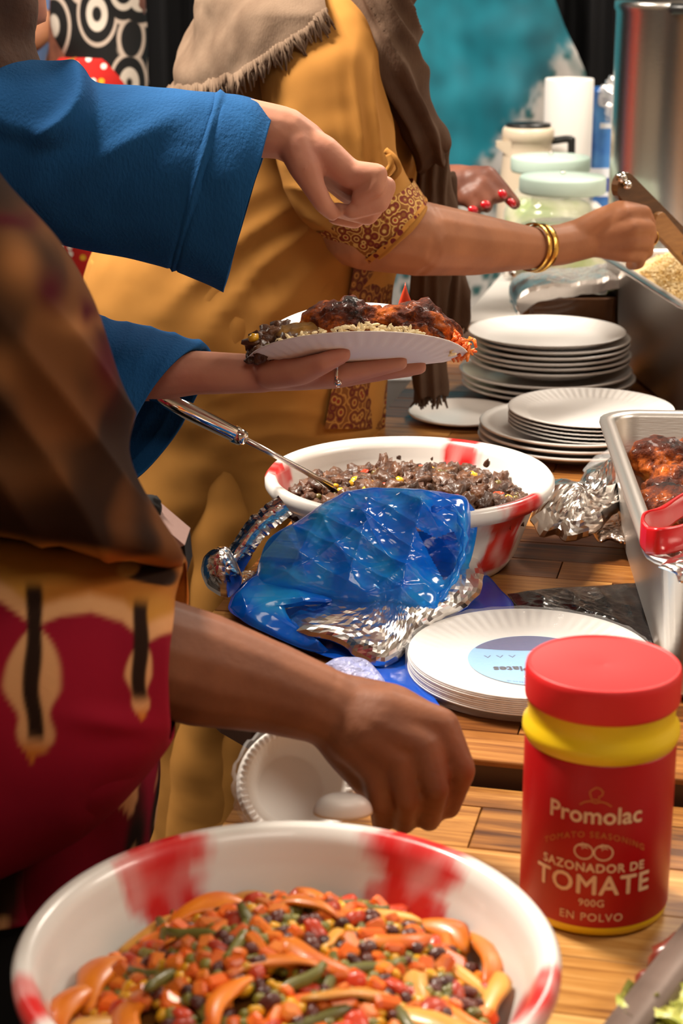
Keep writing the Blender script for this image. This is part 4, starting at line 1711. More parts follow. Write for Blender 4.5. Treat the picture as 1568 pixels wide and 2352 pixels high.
MB().loft(ring_o, False, True).build('clear_wrap', FILM, FB)
# white plastic scoop inside
scoop = MB()
c = at(787, 1866, 1.30)
rings = []
for j in range(9):
    t = j / 8
    rings.append([c + Vector((.0235 * cos(2 * pi * k / 32) * cos(t * pi / 2) ** .6, .014 * sin(2 * pi * k / 32) * cos(t * pi / 2) ** .6, .015 * sin(t * pi / 2))) for k in range(32)])
scoop.loft(rings, True, True)
scoop.build('foam_cup', WHITE, label='upturned white cup held just under the dark hand', cat='cup')

# ================================================================== people
SKIN_A = mat('skin_deep_brown', (.225, .080, .034), .55, spec=.35, var=((.155, .050, .020), 22, .35, .7), sss=.08, bump=(160, .22, .0015))
SKIN_B = mat('skin_light', (.54, .26, .165), .55, spec=.3, var=((.46, .19, .13), 18, .35, .7), sss=.1, bump=(160, .2, .0012))
SKIN_C = mat('skin_tan', (.42, .175, .082), .55, spec=.3, var=((.31, .125, .060), 16, .35, .7), sss=.1, bump=(160, .2, .0012))
SKIN_D = mat('skin_dark_brown', (.20, .072, .042), .5, spec=.35, var=((.10, .034, .022), 22, .35, .7), sss=.06)
EYE_W = mat('eye_white', (.7, .68, .64), .2)
EYE_D = mat('eye_dark', (.01, .006, .004), .15)
HAIR = mat('dark_hair', (.012, .008, .006), .5, bump=(90, .5, .003, (1, 1, .2)))


def fixn(me):
    bm = bmesh.new()
    bm.from_mesh(me)
    bmesh.ops.recalc_face_normals(bm, faces=bm.faces[:])
    bm.to_mesh(me)
    bm.free()
    return me


def sring(c, a, b, n=72, e=2.0):
    out = []
    for k in range(n):
        t = 2 * pi * k / n
        ct, st = cos(t), sin(t)
        x = math.copysign(abs(ct) ** (2 / e), ct)
        y = math.copysign(abs(st) ** (2 / e), st)
        out.append(Vector(c) + Vector(a) * x + Vector(b) * y)
    return out


def pxring(t, b, Y, depth, dx=0., n=72, e=2.0, dY=0., tl=0.):
    """ring whose silhouette runs from pixel t to pixel b at distance Y"""
    T, B = at(t[0], t[1], Y + dY), at(b[0], b[1], Y - dY)
    return sring((T + B) / 2, (T - B) / 2, Vector((dx, depth, -depth * tl)), n, e)


def loft_rows(rows, n_along, n=72, e=2.0, tl=0.):
    """rows: (tx, ty, bx, by, Y, depth, dx) -> smooth rings"""
    rows = [tuple(r) + (0.,) * (7 - len(r)) for r in rows]
    R = resample(rows, n_along)
    return [pxring((r[0], r[1]), (r[2], r[3]), r[4], r[5], r[6], n, e, 0., tl) for r in R]


def shell(rings, t=.003, cap0=True, lip=True):
    """cloth tube open at its last ring, with an inside"""
    inner = []
    for r in reversed(rings):
        c = sum(r, Vector()) / len(r)
        inner.append([p + (c - p).normalized() * t for p in r])
    k = max(2, int(len(rings) * .55))
    return MB().loft(rings + inner[:k], cap0, True)


def head(mb, c, f, s=1.0):
    """c: middle of the head, f: unit vector the face looks along"""
    f = Vector(f).normalized()
    up = (Vector((0, 0, 1)) - f * f.z).normalized()
    r = f.cross(up)
    M = Matrix((f, r, up)).transposed()
    P = lambda x, y, z: Vector(c) + M @ (Vector((x, y, z)) * s)
    mb.ico(P(-.012, 0, .030), Vector((.097, .077, .092)) * s, 3, M)
    mb.ico(P(.018, 0, -.035), Vector((.068, .060, .075)) * s, 3, M)
    mb.ico(P(.060, 0, -.088), Vector((.026, .028, .022)) * s, 2, M)
    mb.chain([(P(.086, 0, .012), .010 * s), (P(.106, 0, -.022), .014 * s)])
    for q in (-1, 1):
        mb.ico(P(.098, q * .014, -.026), .009 * s, 2)
        mb.ico(P(-.005, q * .078, -.005), Vector((.020, .010, .032)) * s, 2, M)
        mb.ico(P(.062, q * .036, -.022), .026 * s, 2)
        mb.chain([(P(.080, q * .014, .034), .010 * s), (P(.068, q * .048, .036), .010 * s)])
    mb.chain([(P(.084, -.022, -.058), .009 * s), (P(.093, 0, -.056), .011 * s), (P(.084, .022, -.058), .009 * s)])
    return P


def person(label, skin, base, hip_z, chest, neck, headc, face, arms, arm_voxel=.003, hs=1.0, sm=5):
    """one skin mesh: trunk, legs and head from a coarse remesh, arms and hands from a fine one"""
    bx, by = base
    mb = MB()
    hip = Vector((bx, by, hip_z))
    mb.chain([(hip, .115), (hip.lerp(Vector(chest), .5), .105), (Vector(chest), .11), (Vector(chest).lerp(Vector(neck), .55), .075), (Vector(neck), .052), (Vector(headc) - Vector((0, 0, .06)), .052)])
    for s in (-1, 1):
        k = Vector((bx + .02, by + s * .085, hip_z * .52))
        a = Vector((bx, by + s * .085, .09))
        mb.chain([(hip + Vector((0, s * .075, -.04)), .085), (k, .055), (a, .037), (a + Vector((.02, 0, -.052)), .033), (a + Vector((.14, s * .01, -.062)), .026)])
    Pf = head(mb, headc, face, hs)
    parts = [remeshed(mb, .011, 3)]
    for chains in arms:
        m2 = MB()
        for ch in chains:
            m2.chain(ch)
        parts.append(remeshed(m2, arm_voxel, sm))
    me = joined(parts)
    o = link('person', me, None, skin, base=(bx, by, 0), label=label, cat='person')
    for q in (-1, 1):
        MB().ico(Pf(.078, q * .034, .012), .0125 * hs, 2).build('eye', EYE_W, o)
        MB().ico(Pf(.0865, q * .034, .012), .0055 * hs, 2).build('pupil', EYE_D, o)
    return o, Pf


def A3(L_):
    return [(at(x, y, Y), r) for x, y, Y, r in L_]


# ---------------------------------------------------------------- C: mustard dress, scarf, gold bangle
YC = 2.66
armC = [A3([(700, 130, 2.50, .06), (760, 330, 2.44, .056), (830, 530, 2.42, .052), (960, 548, 2.44, .0505), (1090, 562, 2.51, .043), (1225, 570, 2.59, .0295), (1290, 562, 2.63, .030), (1350, 545, 2.66, .031)])]
wr = (1330, 548, 2.65)
for (m, p, d, t) in (((1430, 492, 2.645), (1478, 488, 2.675), (1492, 515, 2.70), (1470, 530, 2.715)), ((1445, 522, 2.64), (1488, 522, 2.665), (1496, 550, 2.69), (1474, 562, 2.705)), ((1445, 553, 2.645), (1484, 556, 2.668), (1486, 580, 2.69), (1464, 588, 2.70)), ((1432, 580, 2.655), (1466, 586, 2.672), (1466, 604, 2.69), (1448, 608, 2.70))):
    armC.append(A3([wr + (.021,), ((wr[0] + m[0]) / 2, (wr[1] + m[1]) / 2, (wr[2] + m[2]) / 2, .019), m + (.0150,), p + (.0115,), d + (.0100,), t + (.0088,)]))
armC.append(A3([(1320, 540, 2.64, .021), (1375, 505, 2.64, .0165), (1425, 478, 2.655, .0125), (1462, 482, 2.68, .0105), (1478, 496, 2.69, .009)]))
chC, nkC = at(640, 60, YC) + Vector((0, 0, 0)), at(760, -90, YC)
hdC = at(850, -270, YC)
arm2C = [A3([(700, 100, 2.80, .055), (720, 300, 2.86, .048), (760, 470, 2.86, .042), (800, 590, 2.82, .030), (820, 640, 2.80, .028)])]
PC, PfC = person('person in a mustard yellow dress and taupe scarf reaching to the rice pan', SKIN_C, (at(560, 900, YC).x, YC), .98, chC, nkC, hdC, (.85, .0, -.5), [armC, arm2C[:1]], .0032)

MUST = mat('mustard_cotton', (.44, .205, .046), .88, var=((.37, .165, .034), 9, .3, .7), spec=.15, bump=(700, .12, .0006))
rows = [(620, -80, 830, -80, YC, .08), (500, 0, 890, 0, YC, .13), (450, 90, 930, 90, YC, .165), (412, 200, 955, 200, YC, .18), (365, 300, 960, 300, YC, .185), (310, 400, 955, 400, YC, .19), (245, 510, 938, 510, YC, .195), (203, 600, 915, 600, YC, .20), (190, 680, 900, 680, YC, .205),
        (210, 780, 893, 780, YC, .205), (240, 880, 888, 880, YC, .20), (262, 980, 880, 980, YC, .195), (285, 1100, 862, 1100, YC, .19), (320, 1300, 835, 1300, YC, .19), (345, 1600, 800, 1600, YC, .19), (350, 1880, 770, 1880, YC, .19)]
rings = loft_rows(rows, 190, 150, 2.25)
lastc = sum(rings[-1], Vector()) / len(rings[-1])
for zz in (.04,):
    rings.append([Vector((p.x + (p.x - lastc.x) * .02, p.y + (p.y - lastc.y) * .06, zz)) for p in rings[-1]])
me = fixn(shell(rings, .004).mesh('dress'))


def foldC(p, n):
    px, py = proj(p)
    f = .004 * nz(p, 9) + .0022 * nz(p, 24)
    # drag lines running from the arm down to the back
    q = (px + py * 1.15 + 60 * nz(p, 3)) / 128.0
    g = exp(-((px - 700) / 260) ** 2 - ((py - 640) / 150) ** 2)
    f += g * .014 * (1 - tri(q + .5 * nz(p, 5))) ** 1.6 * (.6 + .8 * nz(p, 7, 4))
    # level creases at the seat
    g2 = exp(-((py - 960) / 95) ** 2) * smooth01(px, 420, 560)
    f += g2 * .0045 * (1 - tri(py / 52.0 + 1.1 * nz(p, 6) + px * .0016)) ** 2 * (.5 + nz(p, 8, 3))
    # long hanging folds of the skirt
    g3 = smooth01(py, 1000, 1200)
    f += g3 * .009 * sin(px / 44.0 + 3.0 * nz((p.x, p.y, p.z * .4), 5)) + g3 * .006 * nz((p.x, p.y, p.z * .3), 14)
    return f


displace(me, foldC)
dressC = link('dress', me, PC, MUST)
# sleeve of the near arm
rows = [(690, -40, 800, -50, 2.60, .04), (610, 30, 846, 5, 2.54, .07), (588, 130, 866, 110, 2.48, .085), (610, 270, 884, 240, 2.45, .080), (640, 390, 905, 330, 2.435, .075), (672, 470, 928, 392, 2.43, .070), (735, 535, 952, 432, 2.43, .066), (800, 578, 966, 452, 2.43, .064), (852, 602, 980, 472, 2.43, .062)]
rings = loft_rows(rows, 110, 110, 2.2)
me = fixn(shell(rings, .003).mesh('sleeve'))


def foldS(p, n):
    px, py = proj(p)
    f = .0035 * nz(p, 12) + .0018 * nz(p, 30)
    g = exp(-((px - 760) / 120) ** 2 - ((py - 470) / 75) ** 2)
    f += g * .012 * (1 - tri(py / 62.0 - px * .004 + .8 * nz(p, 8))) ** 2 * (.7 + .6 * nz(p, 9, 2))
    g2 = exp(-((px - 860) / 60) ** 2 - ((py - 260) / 120) ** 2)
    f += g2 * .007 * (1 - tri(px / 40.0 + .6 * nz(p, 8))) ** 2
    return f


displace(me, foldS)
slvC = link('sleeve', me, PC, MUST)
EMB = cells('embroidery', (.25, .085, .016), 88, [(.0, .16, [(.30, .02, .012), (.22, .05, .015), (.34, .05, .02)]), (.22, .32, (.62, .40, .13)), (.44, .54, (.17, .022, .014)), (.62, .70, (.60, .36, .10))], .6)
EMB2 = cells('embroidery_dark', (.17, .060, .013), 64, [(.0, .14, (.22, .02, .012)), (.24, .33, (.40, .20, .05)), (.48, .56, (.10, .014, .010)), (.66, .73, (.36, .17, .04))], .7)
EMB3 = cells('embroidery_dots', (.46, .20, .035), 95, [(.0, .38, (.14, .014, .012))], .7, randomness=.25)
rg = loft_rows([(640, 60, 780, 40, 2.79, .05), (655, 300, 795, 285, 2.85, .06), (695, 480, 825, 455, 2.86, .056)], 40, 60)
link('sleeve', fixn(shell(rg, .003).mesh('r')), PC, MUST)
# embroidered cuff: a band standing just proud of the sleeve end
crow = [(728, 524, 944, 416, 2.43, .0715), (790, 572, 962, 444, 2.43, .0695), (826, 592, 971, 457, 2.43, .0685)]
cu = fixn(MB().loft(loft_rows(crow, 24, 110, 2.2), False, False).mesh('cuff'))
displace(cu, lambda p, n: .0035 + .002 * nz(p, 14))
link('embroidered_cuff', cu, slvC, EMB)
crow = [(824, 591, 970, 456, 2.43, .0695), (838, 598, 975, 463, 2.43, .0690)]
cu = fixn(MB().loft(loft_rows(crow, 8, 110, 2.2), False, False).mesh('cuff'))
displace(cu, lambda p, n: .0045)
link('cuff_border', cu, slvC, EMB3)
# knotted cord at the sleeve slit
kc = [at(885, 345, 2.36), at(905, 362, 2.355), at(916, 385, 2.355), at(908, 402, 2.355), at(892, 412, 2.36), at(885, 400, 2.355), at(898, 378, 2.352), at(892, 355, 2.355)]
MB().tube([Vector(p) for p in resample([tuple(p) for p in kc], 40)], .0042, 8).build('sleeve_cord', MUST, slvC)
# embroidered front panel of the dress
grid = []
for j in range(40):
    py = 600 + (985 - 600) * j / 39
    row = []
    for i in range(22):
        px = interp(py, [600, 985], [815, 745]) + (interp(py, [600, 985], [905, 884]) - interp(py, [600, 985], [815, 745])) * i / 21
        # follow the dress: near side of its ellipse
        l, r = interp(py, [600, 780, 980], [203, 210, 262]), interp(py, [600, 780, 980], [915, 893, 880])
        u = ((px - (l + r) / 2) / ((r - l) / 2))
        u = min(.995, u)
        Yp = YC - .202 * (1 - abs(u) ** 2.25) ** (1 / 2.25) - .012
        row.append(at(px, py, Yp))
    grid.append(row)
mb = MB().loft(grid, False, False, False)
mb.loft([[p + Vector((0, .004, 0)) for p in reversed(r)] for r in grid], False, False, False)
mb.build('embroidered_panel', EMB2, dressC)

# taupe scarf
SCARF = mat('taupe_scarf', (.13, .084, .056), .95, var=((.21, .145, .10), 14, .35, .7), spec=.1, bump=(420, .4, .0015, (1, 1, .35)))
SCARFD = mat('dark_taupe_scarf', (.075, .042, .027), .95, var=((.12, .075, .050), 14, .35, .7), spec=.1, bump=(420, .4, .0015, (1, 1, .35)))


def scarf_strip(name, rows, m, na=70, n=60, e=2.4, amp=.006, fr=22.0, fringe=0.0, parent=None, slope=0.):
    R = loft_rows(rows, na, n, e)
    me = fixn(MB().loft(R).mesh('s'))
    displace(me, lambda p, nn: amp * (.8 * nz(p, 11, 3) + 1.1 * (1 - tri((proj(p)[0] - slope * proj(p)[1]) / fr + .8 * nz(p, 6))) ** 1.5) + amp * .4 * nz(p, 30))
    o = link(name, me, parent or PC, m)
    if fringe:
        last = R[-1]
        mb = MB()
        rr = random.Random(len(rows))
        for k in range(46):
            p = last[rr.randrange(len(last))]
            c = sum(last, Vector()) / len(last)
            p = p.lerp(c, rr.random() * .6)
            L_ = fringe * rr.uniform(.5, 1.1)
            d = Vector((rr.uniform(-.2, .2), rr.uniform(-.2, .2), -1))
            mb.tube([p + Vector((0, 0, .012)), p + d * L_ * .5, p + d * L_ + Vector((rr.uniform(-.006, .006), 0, 0))], [.003, .0024, .0012], 5)
        mb.build('fringe', m, o, kind='stuff')
    return o


# cape over the back and shoulder: follows the upper dress, hem cut in an arc with a ragged fringe
def cape():
    grid = []
    na, nr = 150, 46
    for i in range(na + 1):
        a = pi * (0.48 + 1.12 * i / na)         # around the near side: from the far back, round the left, to the front
        row = []
        for j in range(nr + 1):
            t = j / nr
            ct, st = cos(a), sin(a)
            hem = interp(i / na, [0, .46, .643, .777, .85, .911, 1.0], [215, 208, 205, 172, 125, 82, 15])
            hem += 9 * nz((i * .21, 0, 0), 1.0) + 6 * nz((i * .9, 3, 0), 1.0)
            py = -90 + (hem + 90) * t
            l = interp(py, [-90, 0, 90, 200, 300], [500, 448, 425, 391, 350])
            r = interp(py, [-70, 0, 90, 200, 300], [830, 890, 930, 955, 960])
            dpt = interp(py, [-90, 0, 90, 200, 300], [.12, .165, .185, .200, .205]) + .008
            u = (1 if ct > 0 else -1) * abs(ct) ** (2 / 2.25)
            v = (1 if st > 0 else -1) * abs(st) ** (2 / 2.25)
            # st<0 is the near side; sit above the sleeve cap there
            nearness = max(0, -v)
            px = (l + r) / 2 + u * (r - l) / 2
            p = at(px, py, YC + v * dpt - .075 * nearness * smooth01(py, -80, 40) * smooth01(px, 430, 600))
            p += Vector((ct, st, .3)) * (.004 * nz(p, 12) + .003 * nz(p, 35) + .0045 * sin(px * .02 + py * .045 + 4 * nz(p, 5)))
            row.append(p)
        grid.append(row)
    mb = MB().loft(grid, False, False, False)
    cc = at(680, 60, YC)
    mb.loft([[p + (cc - p).normalized() * .004 for p in reversed(r)] for r in grid], False, False, False)
    o = mb.build('scarf', SCARF, PC)
    fr = MB()
    rr = random.Random(4)
    for i in range(0, na):
        if i < na * .15:
            continue
        for q in range(3):
            p = grid[i][-1].lerp(grid[i + 1][-1], rr.random())
            up = grid[i][-3]
            d = (p - up).normalized() * .5 + Vector((rr.uniform(-.25, .25), 0, -.8))
            L_ = rr.uniform(.006, .026)
            fr.tube([up.lerp(p, .3), p + d * L_ * .5, p + d * L_ + Vector((rr.uniform(-.005, .005), 0, 0))], [.0026, .0022, .001], 5)
    fr.build('fringe', SCARF, o, kind='stuff')
    return o


SC = cape()
scarf_strip('scarf_front', [(790, -120, 960, -130, 2.60, .10), (795, 0, 946, 0, 2.58, .105), (830, 110, 950, 130, 2.555, .09), (868, 200, 982, 220, 2.545, .075), (910, 290, 1022, 300, 2.545, .060), (945, 345, 1032, 340, 2.55, .045), (975, 374, 1020, 368, 2.555, .02)], SCARFD, 110, 110, 2.4, .011, 38, slope=.42)
scarf_strip('scarf_tail', [(940, 330, 1028, 330, 2.64, .03), (945, 420, 1036, 420, 2.645, .03), (950, 520, 1040, 520, 2.65, .028), (945, 640, 1020, 640, 2.65, .026), (940, 740, 1015, 740, 2.65, .026), (946, 850, 1022, 850, 2.65, .024), (950, 905, 1022, 900, 2.65, .022)], SCARFD, 80, 80, 2.6, .007, 24, .022)
scarf_strip('scarf_tail', [(990, 400, 1040, 400, 2.68, .03), (985, 520, 1050, 520, 2.685, .03), (985, 640, 1062, 640, 2.69, .03), (1000, 735, 1074, 735, 2.69, .03)], SCARFD, 60, 80, 2.6, .007, 24, .02)
# head scarf (above the picture)
mb = MB()
f = Vector((.85, 0, -.5)).normalized()
mb.ico(hdC + Vector((-.035, 0, .02)), (.125, .105, .135), 4)
mb.chain([(hdC + Vector((-.05, 0, -.05)), .10), (nkC + Vector((-.02, 0, .02)), .095)])
me = remeshed(mb, .012, 4)
link('head_scarf', me, PC, SCARF)


# gold bangles
def bangle(px, py, Y, r, tiltx, parent, th=.0042):
    c = at(px, py, Y)
    d = (at(1290, 562, 2.63) - at(1090, 562, 2.51)).normalized()
    s = d.cross(Vector((0, 0, 1))).normalized()
    t = s.cross(d)
    t = (t + d * tiltx).normalized()
    rings = []
    for k in range(60):
        a = 2 * pi * k / 60
        o_ = s * cos(a) + t * sin(a)
        p = c + o_ * r
        rings.append([p + o_ * (th * .45 * cos(2 * pi * q / 8)) + d * (th * 1.35 * sin(2 * pi * q / 8)) for q in range(8)])
    rings.append(rings[0])
    MB().loft(rings, False, False).build('bangle', GOLD, parent)


bangle(1236, 570, 2.597, .0335, .12, PC)
bangle(1222, 568, 2.588, .0335, .05, PC, .0034)
# gold ring
rc = at(1503, 545, 2.672)
MB().lathe([(.0100, -.0025), (.0112, -.0025), (.0112, .0025), (.0100, .0025), (.0100, -.0025)], (0, 0, 0), 24)
m3 = MB()
rings = []
for k in range(25):
    a = 2 * pi * k / 24
    o_ = Vector((cos(a), sin(a) * .2, sin(a)))
    p = at(1492, 545, 2.68) + o_ * .0118
    rings.append([p + Vector((0, .003, 0)) + o_ * .001, p + Vector((0, -.003, 0)) + o_ * .001, p + Vector((0, -.003, 0)) - o_ * .0006, p + Vector((0, .003, 0)) - o_ * .0006])
m3.loft(rings, False, False).build('finger_ring', GOLD, PC)

# wooden tongs in that hand
TGW = thing('wooden_tongs', 'brown wooden serving tongs gripped above the rice pan', 'tongs', at(1568, 560, 2.72))
WTD = mat('dark_oiled_wood', (.075, .030, .010), .35, var=((.13, .055, .018), 30, .3, .7, (1, 1, 6)), coat=.3)
WTL = mat('light_oiled_wood', (.40, .19, .06), .4, var=((.30, .13, .04), 30, .3, .7, (1, 1, 6)))


def slat(name, p0, p1, wd, th, m, par, round0=True):
    d = (p1 - p0)
    L_ = d.length
    d.normalize()
    view = Vector((.25, -1, .35)).normalized()
    s = d.cross(view).normalized()
    n = s.cross(d)
    outl = []
    for k in range(9):
        a = pi / 2 + pi * k / 8
        outl.append((wd * .5 * (1 + cos(a)) - 0 * wd, wd * .5 * sin(a)))
    outl += [(L_, -wd * .42), (L_, wd * .42)]
    rings = []
    for h, k in ((-th / 2, .94), (-th / 2 * .7, 1.0), (th / 2 * .7, 1.0), (th / 2, .94)):
        rings.append([p0 + d * (x) + s * (y * k) + n * h for x, y in outl])
    MB().loft(rings).build(name, m, par, smooth=False)


slat('arm', at(1414, 412, 2.655), at(1600, 590, 2.79), .042, .012, WTD, TGW)
slat('arm', at(1500, 500, 2.70), at(1660, 680, 2.86), .034, .010, WTL, TGW)
MB().tube([at(1440, 425, 2.64), at(1442, 423, 2.675)], .006, 12).build('pin', CHROME, TGW)
MB().ico(at(1427, 408, 2.655), .009, 2).build('hanging_loop', CHROME, TGW)

# ---------------------------------------------------------------- B: blue tunic, serving herself
YB = 1.93
armB1 = [A3([(-150, 260, 1.93, .05), (120, 320, 1.90, .046), (380, 320, 1.885, .040), (560, 292, 1.88, .030), (650, 305, 1.88, .0270), (700, 335, 1.885, .0245)])]
w0 = (672, 318, 1.882)
armB1.append(A3([w0 + (.020,), (740, 350, 1.875, .0185), (803, 400, 1.872, .0150), (866, 400, 1.866, .0112), (862, 430, 1.862, .0098), (824, 454, 1.866, .0085)]))
armB1.append(A3([w0 + (.020,), (742, 362, 1.888, .0185), (812, 420, 1.888, .0145), (886, 428, 1.880, .0110), (872, 468, 1.872, .0098), (808, 486, 1.868, .0085)]))
armB1.append(A3([w0 + (.020,), (738, 372, 1.905, .0175), (806, 432, 1.906, .0138), (872, 460, 1.898, .0104), (845, 498, 1.886, .0094), (772, 482, 1.876, .0082)]))
armB1.append(A3([w0 + (.018,), (730, 375, 1.92, .016), (792, 436, 1.922, .0125), (845, 480, 1.918, .0094), (815, 508, 1.906, .0085), (768, 500, 1.895, .0076)]))
armB1.append(A3([(676, 330, 1.87, .019), (700, 385, 1.862, .0165), (722, 432, 1.858, .0118), (742, 468, 1.860, .0100), (763, 490, 1.866, .0082)]))
armB2 = [A3([(-150, 300, 1.96, .05), (60, 700, 1.95, .046), (170, 845, 1.94, .040), (360, 858, 1.925, .030), (450, 856, 1.915, .0240), (560, 858, 1.905, .0215), (610, 858, 1.90, .0205)])]
for (m, p, t, r) in (((765, 862, 1.864), (848, 848, 1.862), (918, 833, 1.862), .0100), ((772, 866, 1.885), (882, 853, 1.885), (962, 843, 1.885), .0098), ((768, 866, 1.905), (860, 856, 1.908), (940, 850, 1.91), .0092), ((755, 864, 1.925), (830, 858, 1.928), (890, 852, 1.93), .0085)):
    armB2.append(A3([(600, 858, 1.90, .0195), (690, 862, (1.90 + m[2]) / 2, .0165), m + (.0125,), p + (r,), t + (r * .86,)]))
armB2.append(A3([(620, 855, 1.885, .018), (690, 853, 1.855, .0150), (745, 833, 1.832, .0112), (786, 814, 1.832, .0094)]))
hdB = at(-110, -120, 1.97)
PB, PfB = person('person in a blue linen tunic holding a full paper plate', SKIN_B, (at(-330, 900, YB).x, YB), .95, at(-280, 330, YB), at(-150, 90, 1.96), hdB, (.9, .0, -.45), [armB1, armB2], .0026)
BLUE = mat('blue_linen', (.012, .085, .235), .9, var=((.008, .060, .175), 10, .3, .7), spec=.12, bump=(330, .7, .0015, (1, 1, .4)))
rows = [(-480, 140, -30, 100, YB, .15), (-500, 420, -60, 420, YB, .18), (-490, 800, -80, 800, YB, .18), (-500, 1300, -60, 1300, YB, .19), (-500, 1700, -50, 1700, YB, .2)]
link('tunic', displace(fixn(MB().loft(loft_rows(rows, 60, 72, 2.3)).mesh('t')), lambda p, n: .006 * nz(p, 9)), PB, BLUE)
TROU = mat('navy_trousers', (.010, .012, .022), .9)
bx = at(-330, 900, YB).x
for s in (-1, 1):
    MB().loft([sring((bx + .01, YB + s * .085, z), (.085 - .03 * (1 - z), 0, 0), (0, .08 - .025 * (1 - z), 0), 28) for z in (.86, .5, .12)]).build('trouser_leg', TROU, PB)
# upper bell sleeve
rows = [(-260, 40, -260, 560, 1.93, .10), (-120, 95, -130, 500, 1.92, .10), (0, 150, -50, 470, 1.91, .095), (95, 172, 30, 510, 1.905, .09), (190, 190, 105, 545, 1.90, .088), (300, 200, 205, 568, 1.895, .085), (420, 206, 300, 588, 1.89, .083), (520, 213, 388, 615, 1.885, .083), (590, 228, 466, 645, 1.882, .082), (628, 262, 514, 668, 1.88, .080)]
rings = loft_rows(rows, 130, 130, 2.1)
me = fixn(shell(rings, .0025).mesh('sl'))


def foldB(p, n):
    px, py = proj(p)
    f = .003 * nz(p, 11) + .0016 * nz(p, 30)
    # heavy fold rolling round the elbow
    d = sqrt(((px - 60) / 130) ** 2 + ((py - 235) / 92) ** 2)
    f += .020 * exp(-((d - 1.0) / .20) ** 2) * smooth01(px, 40, 130) + .012 * (1 - smooth01(d, .7, 1.1))
    f += .006 * exp(-((py - 300 - (px - 350) * -.55) / 30) ** 2) * exp(-((px - 280) / 130) ** 2)
    # stitched hem
    f -= .004 * exp(-((px - (505 - (py - 220) * .27)) / 7) ** 2)
    return f


displace(me, foldB)
link('sleeve', me, PB, BLUE)
# lower bell sleeve
rows = [(60, 640, -60, 1000, 1.955, .09), (160, 690, 50, 1030, 1.95, .09), (245, 738, 120, 1060, 1.94, .085, -.005), (320, 755, 190, 1085, 1.93, .08, .012), (400, 778, 255, 1100, 1.92, .075, .022), (448, 796, 298, 1108, 1.915, .072, .030)]
rings = loft_rows(rows, 90, 120, 2.1)
me = fixn(shell(rings, .0025).mesh('sl'))
displace(me, lambda p, n: .003 * nz(p, 14) + .0030 * (1 - tri((proj(p)[0] + proj(p)[1] * .45) / 60 + .9 * nz(p, 9))) ** 2 * smooth01(proj(p)[0], 180, 300) * (.6 + nz(p, 11, 5)))
link('sleeve', me, PB, BLUE)
# silver ring with stone
m3 = MB()
rings = []
c = at(777, 858, 1.865)
for k in range(25):
    a = 2 * pi * k / 24
    o_ = Vector((.15 * cos(a), cos(a), sin(a)))
    p = c + o_ * .0135
    rings.append([p + Vector((.0014, 0, 0)) + o_ * .001, p - Vector((.0014, 0, 0)) + o_ * .001, p - Vector((.0014, 0, 0)) - o_ * .0006, p + Vector((.0014, 0, 0)) - o_ * .0006])
m3.loft(rings, False, False)
m3.ico(at(776, 878, 1.852), .0045, 1)
m3.build('finger_ring', CHROME, PB)
# brown hair / headscarf of this person
HSB = mat('brown_headscarf', (.075, .032, .016), .9, var=((.03, .014, .009), 12, .35, .7), bump=(120, .5, .003))
mb = MB()
mb.ico(hdB + Vector((-.03, 0, .02)), (.125, .11, .14), 4)
mb.chain([(hdB + Vector((-.03, -.01, -.05)), .09), (at(-20, 30, 1.93), .052), (at(-120, 160, 1.93), .10)])
me = remeshed(mb, .010, 4)
displace(me, lambda p, n: .006 * nz(p, 18) + .005 * sin(60 * p.z + 40 * p.x + 4 * nz(p, 8)) * .5)
link('head_scarf', me, PB, HSB)

# ---------------------------------------------------------------- A: batik tunic in the foreground
YA = 1.33
armA = [A3([(-200, 560, 1.36, .06), (-60, 1100, 1.35, .052), (120, 1440, 1.335, .048), (300, 1492, 1.335, .0475), (470, 1540, 1.345, .0455), (620, 1580, 1.35, .037), (740, 1620, 1.35, .0315), (790, 1645, 1.35, .032)])]
w0 = (765, 1630, 1.35)
for (m, p, t, rm, rp) in (((1010, 1668, 1.335), (1064, 1768, 1.318), (1030, 1856, 1.335), .0160, .0104), ((968, 1712, 1.322), (1002, 1812, 1.305), (985, 1885, 1.330), .0160, .0106), ((918, 1745, 1.318), (936, 1838, 1.308), (928, 1892, 1.330), .0150, .0102), ((865, 1768, 1.322), (872, 1845, 1.318), (876, 1892, 1.335), .0140, .0094)):
    armA.append(A3([w0 + (.025,), ((w0[0] + m[0]) / 2, (w0[1] + m[1]) / 2 - 4, (w0[2] + m[2]) / 2 - .004, .0235), m + (rm,), p + (rp,), t + (rp * .9,)]))
armA.append(A3([(760, 1660, 1.345, .022), (800, 1728, 1.338, .0185), (842, 1792, 1.335, .0140), (888, 1850, 1.345, .0115)]))
armA.append(A3([(790, 1610, 1.355, .022), (900, 1632, 1.352, .022), (985, 1668, 1.345, .018)]))
hdA = at(-330, -40, 1.42)
PA, PfA = person('person in a burgundy and gold batik tunic reaching over the front table', SKIN_A, (at(-260, 1300, YA).x, 1.45), .95, at(-310, 640, 1.44), at(-330, 270, 1.43), hdA, (.85, .25, -.45), [armA], .0028)

gold, tan, dark, burg, orange = (.58, .26, .045), (.62, .31, .135), (.022, .010, .006), (.20, .005, .018), (.50, .15, .02)


